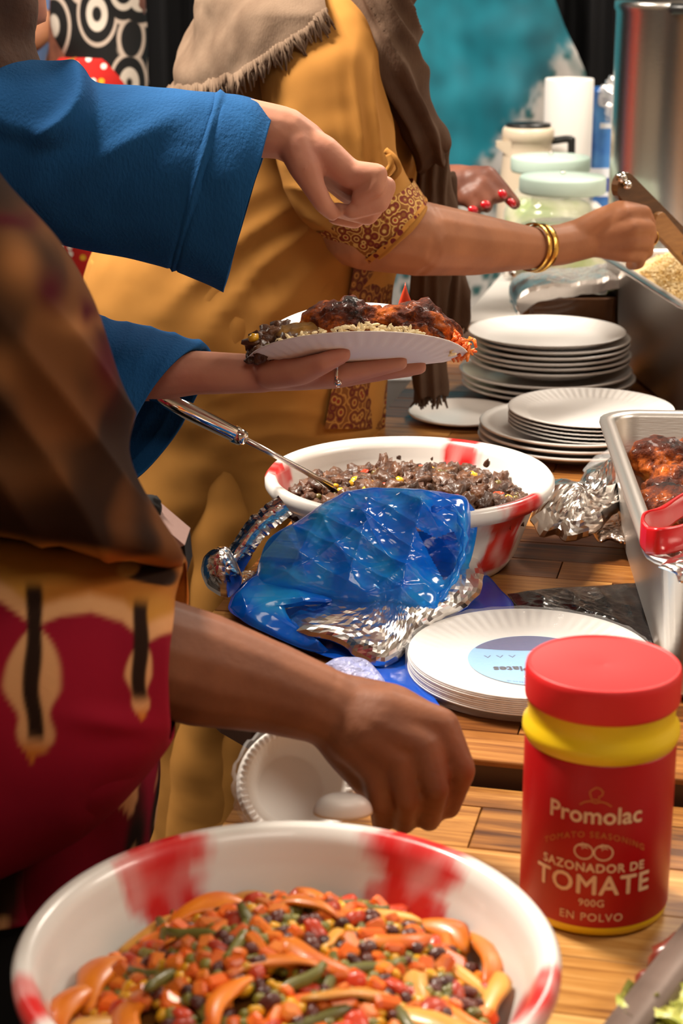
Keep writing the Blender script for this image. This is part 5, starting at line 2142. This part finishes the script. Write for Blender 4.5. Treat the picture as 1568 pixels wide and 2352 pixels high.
def batik(co):
    px, py = proj(co)
    n1, n2, n3 = nz(co, 9), nz(co, 24, 5), nz(co, 5, 9)
    jx, jy = 14 * nz(co, 30, 1), 14 * nz(co, 30, 7)
    x, y = px + jx, py + jy
    # upper sleeve and back: dark with soft tan and wine patches
    up = lerp3(dark, (.12, .045, .015), smooth01(n1 + .6 * n2, .0, .5))
    patch = exp(-((x - 50) / 75) ** 2 - ((y - 610) / 95) ** 2) + .8 * exp(-((x - 10) / 40) ** 2 - ((y - 850) / 60) ** 2) + .9 * exp(-((x - 190) / 55) ** 2 - ((y - 740) / 25) ** 2) + .35 * exp(-((x - 60) / 130) ** 2 - ((y - 1080) / 70) ** 2)
    up = lerp3(up, (.30, .125, .042), min(1, max(0, patch * (.8 + .9 * n2))))
    wine = exp(-((x - 25) / 70) ** 2 - ((y - 505) / 22) ** 2) + exp(-((x - 115) / 28) ** 2 - ((y - 665) / 40) ** 2) + exp(-((x - 250) / 30) ** 2 - ((y - 830) / 90) ** 2) + exp(-((x - 200) / 22) ** 2 - ((y - 720) / 30) ** 2)
    up = lerp3(up, (.06, .004, .008), min(1, max(0, wine)))
    # lower sleeve: gold band, then wine red with spear motifs
    b = interp(x, [-200, -60, 0, 78, 140, 210, 280, 335, 405, 500], [1440, 1400, 1378, 1447, 1418, 1405, 1430, 1482, 1440, 1430])
    lo = lerp3(gold, orange, smooth01(n1 + n2 * .6, -.25, .35))
    lo = lerp3(lo, tan, smooth01(y, b - 62, b - 30))
    lo = lerp3(lo, lerp3((.30, .12, .03), (.03, .012, .006), .7), max(0, min(1, n3 * 2.2)) * (1 - smooth01(y, b - 60, b - 30)))
    red = lerp3(burg, (.28, .008, .024), smooth01(n1, -.3, .5))
    lo = lerp3(lo, red, smooth01(y, b - 10, b + 8))
    for sx, y0, y1, hw, core in ((78, 1447, 1735, 76, 19), (322, 1484, 1640, 36, 18), (-150, 1420, 1700, 70, 19)):
        if y > y0:
            t = (y - y0) / (y1 - y0)
            if t < 1.08:
                wv = hw * (sin(pi * min(1, t * .93)) ** .5) * (1 - .45 * smooth01(t, .45, .7) + .25 * smooth01(t, .7, .85) - .7 * smooth01(t, .9, 1.08))
                d = abs(x - sx)
                k = 1 - smooth01(d, wv * .72, wv * 1.0 + 4)
                lo = lerp3(lo, lerp3(tan, orange, smooth01(t, .85, 1.0)), k)
        c = (1 - smooth01(abs(x - sx), core * .7, core * 1.25)) * smooth01(y, y0 - 115, y0 - 80) * (1 - smooth01(y, y1 - 50, y1 - 20))
        lo = lerp3(lo, (.022, .010, .006), c)
    e = ((x - 352) / 62) ** 2 + ((y - 1322) / 26) ** 2
    lo = lerp3(lo, dark, 1 - smooth01(e, .6, 1.2))
    e = ((x - 295) / 26) ** 2 + ((y - 1306) / 22) ** 2
    lo = lerp3(lo, (.55, .28, .07), 1 - smooth01(e, .4, 1.3))
    k = smooth01(y, 1228 + px * .14 - 12, 1228 + px * .14 + 18)
    return lerp3(up, lo, k)


BATIK = mat('batik_cotton', (.1, .03, .02), .85, attr='Col', spec=.08, bump=(300, .2, .001))
# body of the tunic
rows = [(-430, 250, -220, 250, 1.43, .08), (-560, 340, -80, 340, 1.43, .14), (-600, 620, -30, 620, 1.43, .165), (-560, 1000, 60, 1000, 1.43, .16), (-540, 1350, 200, 1350, 1.43, .16), (-540, 1650, 320, 1650, 1.43, .16), (-540, 1800, 350, 1800, 1.43, .16), (-540, 1935, 345, 1935, 1.43, .16)]
me = fixn(shell(loft_rows(rows, 150, 150, 2.3), .003).mesh('tb'))
displace(me, lambda p, n: .006 * nz(p, 8) + .006 * sin(p.x * 60 + 3 * nz(p, 5)) * smooth01(proj(p)[1], 1200, 1700))


def batik2(co):
    n1, n2 = nz(co, 13, 2), nz(co, 22, 8)
    c = lerp3(burg, dark, smooth01(n1, -.1, .25))
    return lerp3(c, tan, smooth01(n2 + .4 * n1, .30, .42))


paint(me, batik2)
link('tunic_body', me, PA, BATIK)
# upper part of the sleeve, shoulder to elbow
rows = [(-420, 250, -90, 250, 1.35, .10), (-420, 390, 2, 392, 1.33, .11), (-400, 530, 118, 530, 1.32, .115), (-360, 650, 190, 650, 1.31, .115), (-330, 760, 238, 760, 1.305, .115), (-300, 860, 272, 860, 1.30, .115), (-280, 950, 290, 950, 1.30, .115), (-270, 1040, 292, 1040, 1.30, .115), (-260, 1110, 312, 1120, 1.30, .115), (-250, 1140, 352, 1205, 1.305, .11), (-240, 1165, 398, 1268, 1.31, .10), (-220, 1185, 397, 1296, 1.32, .085)]
me = fixn(MB().loft(loft_rows(rows, 180, 170, 2.3, .34)).mesh('us'))
displace(me, lambda p, n: .005 * nz(p, 9) + .0065 * (1 - tri((proj(p)[0] * .8 - proj(p)[1] * .55) / 115 + .4 * nz(p, 5))) ** 2 * smooth01(proj(p)[1], 600, 900))
paint(me, batik)
link('sleeve_upper', me, PA, BATIK)
# wide lower sleeve
rows = [(-260, 1190, -260, 2110, 1.31, .115), (-130, 1205, -140, 2055, 1.305, .12), (0, 1222, -10, 1990, 1.30, .12), (110, 1240, 95, 1940, 1.30, .118), (210, 1256, 195, 1890, 1.30, .112), (300, 1270, 285, 1815, 1.305, .105), (365, 1280, 355, 1740, 1.31, .098), (404, 1292, 392, 1690, 1.315, .092), (414, 1310, 402, 1670, 1.318, .088)]
rings = loft_rows(rows, 170, 200, 2.25)
me = fixn(shell(rings, .0025).mesh('ls'))
displace(me, lambda p, n: .004 * nz(p, 9) + .0022 * nz(p, 24) + .006 * exp(-((proj(p)[1] - 1655 - (proj(p)[0] - 250) * .1) / 25) ** 2) * exp(-((proj(p)[0] - 250) / 90) ** 2))
paint(me, batik)
link('sleeve_lower', me, PA, BATIK)
# black skirt
rows = [(-520, 1880, 310, 1880, 1.43, .145), (-520, 2100, 318, 2100, 1.43, .15), (-520, 2350, 320, 2350, 1.43, .155)]
rings = loft_rows(rows, 20, 80, 2.3)
lc = sum(rings[-1], Vector()) / 80
for zz in (.3, .15, .05):
    rings.append([Vector((p.x, p.y, zz)) for p in rings[-1]])
link('skirt', displace(fixn(MB().loft(rings).mesh('sk')), lambda p, n: .006 * sin(p.x * 70 + 2 * nz(p, 6))), PA, BLACK)
mb = MB()
mb.ico(hdA + Vector((-.03, -.01, .02)), (.12, .105, .135), 4)
mb.chain([(hdA + Vector((-.04, 0, -.04)), .09), (hdA + Vector((-.08, 0, -.12)), .06)])
link('hair', displace(remeshed(mb, .012, 3), lambda p, n: .008 * nz(p, 40)), PA, HAIR)

# shoulder bag seen behind the sleeve
SB = thing('shoulder_bag', 'mauve and black shoulder bag peeking out behind the batik sleeve', 'bag', at(330, 1330, 1.49))
MAUVE = mat('mauve_cloth', (.22, .13, .11), .8, bump=(200, .3, .001))
fr = [(200, 1110), (345, 1185), (424, 1252), (402, 1262), (300, 1235)]
pts0 = [at(x, y, 1.47) for x, y in fr]
MB().loft([pts0, [p + Vector((0, .06, -.004)) for p in pts0]]).build('bag_flap', MAUVE, SB, smooth=False)
fr = [(250, 1235), (398, 1262), (424, 1253), (430, 1314), (405, 1300), (250, 1400)]
pts0 = [at(x, y, 1.475) for x, y in fr]
MB().loft([pts0, [p + Vector((0, .055, -.004)) for p in pts0]]).build('bag_side', BLACK, SB, smooth=False)
me = remeshed(MB().chain([(at(318, 1150, 1.50), .008), (at(338, 1165, 1.50), .013), (at(342, 1195, 1.50), .012), (at(352, 1212, 1.50), .008)]), .003, 2)
displace(me, lambda p, n: .004 * nz(p, 160))
link('tassel', me, SB, BLACK)
MB().tube([Vector(p) for p in resample([tuple(at(x, y, Y)) for x, y, Y in ((300, 1215, 1.50), (150, 900, 1.53), (20, 620, 1.55), (-80, 430, 1.50), (-130, 370, 1.43))], 24)], .006, 8).build('bag_strap', MAUVE, SB)
MB().tube([at(345, 1158, 1.50), at(352, 1148, 1.50), at(358, 1156, 1.50), at(362, 1165, 1.50)], .0014, 6).build('tassel_thread', BLACK, SB)

# ---------------------------------------------------------------- D: hand with red nails behind the scarf
YD = 3.16
armD = [A3([(760, 250, 3.12, .05), (900, 430, 3.05, .042), (985, 432, 3.02, .037), (1050, 425, 3.0, .034), (1080, 428, 3.0, .033)])]
for (m, p, t, r) in (((1118, 405, 2.985), (1150, 432, 2.975), (1182, 468, 2.97), .0125), ((1108, 425, 2.975), (1138, 452, 2.965), (1152, 452, 2.96), .0120), ((1095, 442, 2.97), (1118, 462, 2.96), (1118, 476, 2.955), .0120), ((1075, 452, 2.97), (1092, 472, 2.96), (1090, 486, 2.955), .0115)):
    armD.append(A3([(1060, 426, 3.0, .030), ((1060 + m[0]) / 2, (426 + m[1]) / 2, 2.99, .026), m + (.018,), p + (r,), t + (r * .82,)]))
PD, PfD = person('person hidden behind the mustard dress with red nail polish', SKIN_D, (at(600, 900, YD).x, YD + .02), .95, at(600, 120, YD), at(630, -60, YD), at(680, -240, YD), (1, 0, -.2), [armD], .0032)
rows = [(480, 0, 740, 0, YD, .12), (450, 200, 760, 200, YD, .13), (450, 600, 760, 600, YD, .14), (440, 1100, 760, 1100, YD, .15)]
rg = loft_rows(rows, 40, 60, 2.2)
for zz in (.4, .05):
    rg.append([Vector((p.x, p.y, zz)) for p in rg[-1]])
link('robe', fixn(MB().loft(rg).mesh('r')), PD, BLACK)
rg = loft_rows([(700, 160, 820, 140, 3.12, .07), (800, 350, 900, 280, 3.08, .065), (905, 478, 935, 385, 3.03, .055), (1000, 482, 1010, 380, 3.01, .05)], 40, 48)
link('sleeve', fixn(shell(rg, .003).mesh('r')), PD, BLACK)
NAIL = mat('red_nail_polish', (.55, .008, .018), .12, coat=.8)
for (x, y, Y, rz_) in ((1154, 446, 2.948, .7), (1174, 466, 2.958, .6), (1115, 470, 2.944, .1), (1086, 482, 2.944, .2)):
    M = Matrix.Rotation(rz_, 3, 'Y')
    MB().ico(at(x, y, Y), (.0088, .0040, .0066), 2, M).build('fingernail', NAIL, PD)
mb = MB()
mb.ico(at(680, -240, YD) + Vector((-.03, 0, .02)), (.12, .11, .135), 3)
link('head_scarf', remeshed(mb, .014, 2), PD, BLACK)

# ---------------------------------------------------------------- E: black and white print, red dotted skirt
YE = 4.25
PE, PfE = person('person in a black and white printed top and red dotted skirt far left', SKIN_D, (at(220, 700, YE).x, YE), .98, at(225, 0, YE), at(230, -180, YE), at(240, -320, YE), (-.6, -.6, -.2), [[A3([(260, -60, 4.33, .045), (290, 60, 4.38, .04), (300, 150, 4.36, .032), (300, 190, 4.34, .03)])]], .006)
BW = cells('black_white_print', (.010, .009, .009), 12, [(.30, .40, (.62, .54, .46)), (.60, .66, (.50, .40, .33))], .8, stretch=(1.15, .3, .75), randomness=.85)
rows = [(150, -190, 300, -190, YE, .09), (128, -60, 325, -60, YE, .14), (122, 60, 330, 60, YE, .15), (140, 130, 335, 130, YE, .15), (165, 200, 338, 200, YE, .15)]
link('printed_top', displace(fixn(MB().loft(loft_rows(rows, 50, 60)).mesh('e')), lambda p, n: .012 * nz(p, 8)), PE, BW)
DOT = cells('red_dotted_cotton', (.50, .018, .014), 42, [(.0, .27, [(.85, .78, .72), (.75, .40, .03), (.22, .22, .02), (.85, .78, .72)])], .8, stretch=(1, .4, 1), randomness=.6, bump=False)
rows = [(135, 130, 320, 130, YE + .0, .155), (85, 210, 330, 210, YE, .19), (60, 400, 340, 400, YE, .21), (40, 620, 350, 620, YE, .22), (20, 900, 360, 900, YE, .23)]
rg = loft_rows(rows, 60, 72)
for zz in (.3, .05):
    rg.append([Vector((p.x, p.y, zz)) for p in rg[-1]])
link('dotted_skirt', displace(fixn(MB().loft(rg).mesh('e')), lambda p, n: .01 * nz(p, 7)), PE, DOT)
BAND = cells('olive_band', (.28, .22, .025), 60, [(.0, .25, (.07, .05, .01))], .8, stretch=(1, 1, 3))
rg = [pxring(a, b, YE - .02, .185, 0, 60) for a, b in (((66, 172), (205, 118)), ((72, 184), (225, 132)), ((78, 198), (250, 150)))]
link('olive_waistband', fixn(MB().loft(rg, False, False).mesh('e')), PE, BAND)
HSE = PfE
mb = MB()
mb.ico(at(240, -320, YE) + Vector((0, 0, .03)), (.12, .12, .125), 3)
link('head_scarf', remeshed(mb, .014, 2), PE, BLACK)

# ---------------------------------------------------------------- F: blue shirt far left
YF = 4.75
PF, PfF = person('person in a light blue shirt farthest left at the curtain', SKIN_C, (at(20, 700, YF).x, YF), .98, at(20, 20, YF), at(25, -160, YF), at(30, -290, YF), (.8, -.5, -.1), [[A3([(60, -60, 4.66, .05), (122, 20, 4.62, .045), (112, 48, 4.6, .036), (92, 75, 4.58, .030), (70, 95, 4.56, .03)])]], .006)
DENIM = mat('pale_blue_cotton', (.10, .17, .36), .85, var=((.16, .24, .44), 12, .3, .7))
rows = [(-70, -160, 110, -160, YF, .09), (-80, 0, 120, 0, YF, .13), (-80, 200, 100, 200, YF, .14), (-80, 420, 100, 420, YF, .15)]
link('shirt', displace(fixn(MB().loft(loft_rows(rows, 40, 60)).mesh('f')), lambda p, n: .01 * nz(p, 7)), PF, DENIM)
rg = loft_rows([(30, -120, 110, -140, 4.66, .06), (80, -20, 145, -50, 4.63, .055), (100, 30, 150, 10, 4.62, .05)], 24, 40)
link('sleeve', fixn(shell(rg, .004).mesh('f')), PF, DENIM)
for s in (-1, 1):
    x0 = at(20, 700, YF).x
    MB().loft([sring((x0, YF + s * .085, z), (.1 - .035 * (1 - z), 0, 0), (0, .08 - .02 * (1 - z), 0), 28) for z in (1.0, .5, .12)]).build('trouser_leg', TROU, PF)

# ================================================================== the plate in the hand
PLC = at(822, 826, 1.90)
PLATE_R = .117


def plate_pt(x, w_):
    """w_ < 0 is the side towards the camera; both halves curl up from a fold"""
    a = abs(w_)
    if w_ < 0:
        ang, soft = radians(31), .022
    else:
        ang, soft = radians(26), .03
    k = a * a / (a + soft)
    z = k * sin(ang) * 1.10
    y = (1 if w_ > 0 else -1) * (a - k * (1 - cos(ang)))
    sag = -.008 * (1 - (x / PLATE_R) ** 2)
    tilt = .02 * x
    return PLC + Vector((x, y, z + sag + tilt))


grid_t, grid_b = [], []
nr, na = 40, 200
for j in range(nr + 1):
    r = PLATE_R * j / nr
    rt, rb_ = [], []
    for k in range(na):
        a = 2 * pi * k / na
        p = plate_pt(r * cos(a), r * sin(a))
        fl = smooth01(r, PLATE_R * .72, PLATE_R * .78) * (1 - smooth01(r, PLATE_R * .97, PLATE_R))
        z = .0005 * fl * cos(a * 50) + .004 * smooth01(r, PLATE_R * .72, PLATE_R)
        rt.append(p + Vector((0, 0, z)))
        rb_.append(p + Vector((0, 0, z - .0008)))
    grid_t.append(rt)
    grid_b.append(rb_)
mb = MB().loft([list(reversed(r)) for r in grid_t[1:]] [::-1] + [], False, False)
mb = MB().loft([*grid_b[1:], *grid_t[:0:-1]], True, True)
pl = mb.build('paper_plate', PAPER, label='folded white paper plate full of food held in the hand', cat='plate')


def onplate(px, py, x_off=0.):
    """point of the upper plate surface under a pixel (search over the plate)"""
    best, bp = 1e9, None
    for i in range(-24, 25):
        for j in range(-24, 25):
            x, w_ = PLATE_R * i / 24, PLATE_R * j / 24
            if x * x + w_ * w_ > PLATE_R ** 2:
                continue
            if w_ < -.03:
                continue
            p = plate_pt(x, w_)
            q = proj(p)
            d = (q[0] - px) ** 2 + (q[1] - py) ** 2
            if d < best:
                best, bp = d, p
    return bp


grp = 'chicken pieces on the held plate'
put_chicken(chs[0], at(802, 742, 1.915), .25, -.1, .72, 'charred chicken piece in the middle of the held plate', grp).scale.z *= 1.0
put_chicken(chs[1], at(948, 748, 1.915), pi + .1, -.18, .80, 'blackened chicken piece on the right of the held plate', grp)
put_chicken(chs[2], at(962, 776, 1.89), .2, .15, .46, 'small browned chicken piece under the blackened one on the plate', grp)
me = fixn(remeshed(MB().chain([(at(655, 778, 1.895), .013), (at(690, 768, 1.90), .0135), (at(740, 766, 1.905), .015), (at(775, 768, 1.905), .017)]), .0026, 4))
displace(me, lambda p, n: .003 * fbm(p, 60, 3) + .0012 * fbm(p, 160, 2))
link('chicken_drumstick', me, None, BONE, label='golden drumstick end lying on the left of the held plate', cat='chicken')
st = []
for (x, y, Y, s) in ((592, 788, 1.89, 1.15), (605, 808, 1.875, 1.1), (622, 772, 1.90, 1.25), (640, 798, 1.885, 1.1), (662, 788, 1.885, 1.1), (640, 760, 1.91, 1.1), (580, 812, 1.885, .7), (650, 770, 1.905, .9), (612, 795, 1.885, .9), (685, 790, 1.885, .8), (578, 822, 1.88, .55), (635, 815, 1.875, .7)):
    st.append((at(x, y, Y), rot(rnd), s))
scatter(meat, 'meat_chunk', st, 'brown stewed meat chunk on the left of the held plate', 'meat', 'meat chunks on the held plate')
scatter([pea[0]], 'pea', [(at(590, 806, 1.868), rot(rnd), 1.2), (at(616, 800, 1.866), rot(rnd), 1.2)], 'green pea in the meat on the held plate', 'pea', 'peas on the held plate')
scatter(corn, 'corn_kernel', [(at(582, 776, 1.88), rot(rnd), 1.4)], 'single corn kernel at the left rim of the held plate', 'corn', None)
sp = []
for _ in range(330):
    t = rnd.random()
    px = 640 + 400 * t
    py = interp(px, [640, 720, 830, 950, 1040], [790, 772, 756, 768, 806]) + rnd.uniform(-14, 10)
    if px < 770 and rnd.random() < .75:
        continue
    sp.append((at(px, py, 1.868 + rnd.uniform(-.012, .03)), rvec(rnd, .4)))
RICEW = mat('pale_rice', (.86, .70, .40), .5)
grains(sp, .0105, .0017).build('rice_portion', RICEW, label='pale yellow rice along the near rim of held plate', cat='rice', kind='stuff', smooth=False)
mb = MB()
for _ in range(70):
    p = at(1052 + rnd.gauss(0, 13), 800 + rnd.gauss(0, 11), 1.895 + rnd.uniform(-.02, .02))
    d = rvec(rnd, 1.0).normalized()
    s = d.orthogonal().normalized() * .008
    mb.tube([p - d * .008, p + s * .35, p + d * .008], [.0014, .0024, .0012], 5)
mb.build('carrot_slaw', CARROT, label='bright orange grated carrot at the right tip of the held plate', cat='salad', kind='stuff')
me = lumpy((.010, .004, .020), 3, .15, 1.5, 2)
for v in me.vertices:
    v.co.x *= 1 - .8 * smooth01(v.co.z, -.015, .02)
me.materials.append(TOMATO)
o = bpy.data.objects.new('pepper_wedge', me)
COL.objects.link(o)
o.location = at(930, 692, 1.955)
tag(o, 'pointed red pepper wedge standing up behind the chicken on the plate', 'pepper')

# ================================================================== background things on the clothed table
# drink jars
GREEN = mat('lime_drink', (.66, .66, .42), .2, var=((.30, .42, .07), 13, .45, .62), coat=.3)


def drink_jar(px, py, Y, label, R=.073):
    c = at(px, py, Y)
    c.z = .7725
    J = thing('drink_jar', label, 'jar', c, 'mint lidded drink jars')
    H = .27
    MB().lathe([(1e-6, .0), (R * 1.25, 0), (R * 1.32, .004), (R * 1.35, .012), (R * 1.35, .130), (R * 1.26, .155), (R * .95, .180), (R * .82, .191), (R * .84, .204), (R * .84, .228)], c, 64).build('glass_body', GLASS, J)
    MB().lathe([(1e-6, .006), (R * 1.24, .006), (R * 1.30, .012), (R * 1.30, .128), (R * 1.2, .150), (R * .9, .160), (1e-6, .160)], c, 48).build('lime_drink', GREEN, J)
    MB().lathe([(R * .86, .215), (R * 1.12, .217), (R * 1.16, .222), (R * 1.16, .244), (R * 1.13, .249), (R * .5, .251), (.006, .252), (1e-6, .252)], c, 64).build('lid', MINT, J)
    MB().lathe([(1e-6, .252), (.005, .253), (.004, .258), (1e-6, .259)], c, 16).build('lid_knob', CHROME, J)
    t = c + Vector((-R * .95, -R * .95, .035))
    d = Vector((-.7, -.7, 0))
    mb = MB()
    mb.tube([t, t + d * .02, t + d * .04], [.013, .010, .009], 16)
    mb.tube([t + d * .038 + Vector((0, 0, .012)), t + d * .038, t + d * .038 - Vector((0, 0, .03))], [.007, .009, .007], 12)
    mb.tube([t + d * .038 + Vector((0, 0, .012)), t + d * .038 + Vector((0, 0, .03)), t + d * .05 + Vector((0, 0, .045))], [.004, .004, .007], 10)
    mb.build('tap', CHROME, J)
    return J


drink_jar(1282, 700, 3.60, 'drink jar with mint green lid standing nearer, in front of the other jar')
drink_jar(1254, 660, 3.95, 'drink jar with mint green lid standing behind the nearer jar')
# vacuum jug
cj = at(1204, 600, 4.15)
cj.z = .7725
JG = thing('vacuum_jug', 'cream coffee jug with a spout left of the white paper roll', 'jug', cj)
CREAMP = mat('cream_plastic', (.74, .62, .47), .35)
MB().lathe([(1e-6, 0), (.068, 0), (.072, .005), (.066, .12), (.055, .24), (.054, .262), (.058, .264), (.058, .285), (.054, .292), (1e-6, .292)], cj, 48).build('jug_body', CREAMP, JG)
MB().lathe([(1e-6, .292), (.050, .292), (.050, .300), (1e-6, .302)], cj, 40).build('jug_lid', BLACKP, JG)
tip = cj + Vector((-.072, -.012, .262))
mb = MB()
mb.loft([[cj + Vector((-.040, -.02 + s * .02, z)) for s, z in ((-1, .265), (1, .265), (.8, .225), (-.8, .225))], [tip + Vector((0, s * .009, z)) for s, z in ((-1, .0), (1, .0), (.7, -.012), (-.7, -.012))]])
mb.build('spout', CREAMP, JG, smooth=False)
mb = MB()
hp = [cj + Vector((.052, -.01, .262)), cj + Vector((.090, -.012, .266)), cj + Vector((.096, -.012, .25)), cj + Vector((.095, -.012, .12)), cj + Vector((.070, -.01, .10))]
mb.tube([Vector(p) for p in resample([tuple(p) for p in hp], 30)], .0085, 10)
mb.build('handle', BLACKP, JG)
# paper roll standing on a carton
cr_ = at(1294, 560, 4.30)
cr_.z = .7725
CT = mat('white_carton', (.75, .71, .66), .8)
MB().box(cr_ + Vector((0, 0, .052)), (.16, .14, .103), 0, .004).build('carton', CT, label='white carton under the tall paper roll', cat='carton', smooth=False)
PR = thing('paper_towel_roll', 'tall white paper towel roll standing behind the drink jars', 'paper roll', cr_ + Vector((0, 0, .1045)))
zt = at(1294, 180, 4.30).z - cr_.z
MB().lathe([(.02, .1045), (.055, .1045), (.0565, .107), (.0565, zt - .003), (.055, zt), (.02, zt), (.02, .1045)], cr_, 64, lambda a, r, z: (r + .0006 * sin(z * 160), z)).build('paper_layers', PAPER, PR)
MB().lathe([(.0175, .106), (.0198, .106), (.0198, zt - .002), (.0175, zt - .002), (.0175, .106)], cr_, 32).build('card_core', mat('cardboard', (.38, .25, .14), .9), PR)
# blue wrapped pack of tissues
BP = thing('tissue_pack', 'blue wrapped pack with crinkled clear top beside steel urn', 'pack', at(1380, 560, 4.32))
BLUEP = mat('blue_wrap', (.035, .14, .46), .35, var=((.09, .28, .62), 12, .4, .6), coat=.3)
b0 = at(1382, 560, 4.36)
ztop = at(1380, 200, 4.36).z
zb = .7725
mb = MB()
mb.box((b0.x, b0.y, (zb + ztop) / 2), (.085, .07, ztop - zb), .1, .008)
mb.build('wrapper', BLUEP, BP, smooth=False)
WST = mat('white_print', (.75, .77, .82), .5)
for py, h, w2 in ((402, .028, .086), (290, .012, .05), (448, .010, .05)):
    zz = at(1380, py, 4.31).z
    MB().box((b0.x, b0.y - .001, zz), (w2, .0705, h), .1).build('white_stripe', WST, BP, smooth=False)
NAVY = mat('navy_print', (.015, .04, .28), .5)
MB().box((b0.x + .003, b0.y - .0015, at(1380, 425, 4.31).z), (.05, .0705, .03), .1).build('navy_patch', NAVY, BP, smooth=False)
me = lumpy((.034, .028, .05), 8, .5, 2.0, 4)
me.transform(Matrix.Translation((b0.x + .012, b0.y - .028, ztop - .03)))
link('clear_wrap', me, BP, mat('silvery_film', (.75, .72, .70), .1, .6, alpha=.7, bump=(60, .8, .004)))
# steel urn
cu_ = at(1600, 640, 3.75)
cu_.z = .7725
UR = thing('steel_urn', 'tall polished steel urn at the top right corner', 'urn', cu_)
Ru = (cu_ - at(1405, 300, 3.75)).x
zt = at(1500, 8, 3.6).z - .7725
MB().lathe([(1e-6, .0), (Ru * 1.0, 0), (Ru * 1.03, .006), (Ru * 1.03, .03), (Ru, .036), (Ru, zt - .02), (Ru * 1.02, zt - .012), (Ru * 1.02, zt), (Ru * .98, zt + .004), (Ru * .6, zt + .03), (1e-6, zt + .035)], cu_, 128).build('urn_body', STEEL, UR)
MB().lathe([(1e-6, zt + .034), (.02, zt + .036), (.024, zt + .06), (1e-6, zt + .065)], cu_, 24).build('lid_knob', BLACKP, UR)
mb = MB()
hc = at(1562, 20, 3.58)
mb.tube([hc + Vector((-.012, .03, 0)), hc + Vector((-.012, 0, .0)), hc + Vector((.06, 0, .0)), hc + Vector((.06, .03, 0))], .011, 10)
mb.build('urn_handle', BLACKP, UR)

# grey box, white tub and dark crate on a trolley left of the tables
TRL = thing('black_trolley', 'black trolley standing behind the mustard dress beside the plates', 'trolley', Vector((.05, 3.60, 0)))
for zz in (.18, .55):
    MB().box((.05, 3.60, zz), (.26, .30, .02), 0, .004).build('shelf', BLACKP, TRL, smooth=False)
for sx in (-1, 1):
    for sy_ in (-1, 1):
        MB().box((  .05 + sx * .115, 3.60 + sy_ * .135, .28), (.018, .018, .56), 0).build('post', BLACKP, TRL, smooth=False)
zs = .5605
TUB = mat('white_tub_plastic', (.66, .66, .66), .5)
xb = at(925, 900, 3.5).x
MB().loft([[Vector((xb - .005 + x, 3.54 + y, z)) for x, y in rrect(l, l * .8, .012)] for l, z in ((.085, zs), (.115, zs + .075), (.121, zs + .077), (.121, zs + .080), (.110, zs + .080), (.082, zs + .006))]).build('plastic_tub', TUB, label='white tapered plastic tub behind the hanging scarf tail', cat='tub', smooth=False)
GB = mat('grey_box', (.34, .33, .32), .7)
T2 = thing('vent_box', 'pale grey louvred box behind the hanging scarf tail', 'box', Vector((xb, 3.68, zs)))
MB().box((xb + .0, 3.68, zs + .07), (.17, .09, .139), 0, .004).build('box_body', GB, T2, smooth=False)
for k in range(8):
    MB().box((xb + .02, 3.633, zs + .02 + k * .014), (.075, .008, .006), 0).build('slat', WHITE, T2, smooth=False)

# pedestal with a bottle and a paper cone, far left
PX = at(45, 300, 3.7).x
zp = at(50, 152, 3.7).z
PDS = thing('black_pedestal', 'slim black pedestal far left behind the blue sleeve', 'pedestal', Vector((PX, 3.7, 0)))
MB().lathe([(1e-6, 0), (.13, 0), (.13, .02), (.025, .03), (.025, zp - .02), (.09, zp - .015), (.09, zp - .001), (1e-6, zp - .001)], (PX, 3.7, 0), 32).build('pedestal_body', BLACKP, PDS)
BT2 = thing('water_bottle', 'small white bottle with purple cap on the black pedestal', 'bottle', Vector((PX + .012, 3.7, zp)))
c = (PX + .012, 3.7, zp)
MB().lathe([(1e-6, 0), (.014, 0), (.015, .003), (.015, .02), (.010, .026), (1e-6, .027)], c, 24).build('bottle_body', WHITE, BT2)
MB().lathe([(1e-6, .0265), (.0115, .0265), (.0115, .038), (1e-6, .039)], c, 24).build('bottle_cap', mat('purple_cap', (.12, .04, .28), .4), BT2)
MB().lathe([(1e-6, 0), (.013, 0), (.0135, .001), (1e-6, .034)], (PX - .022, 3.7, zp), 20).build('paper_cone', mat('orange_paper', (.85, .28, .02), .6), label='little orange paper cone on the black pedestal', cat='paper cone')
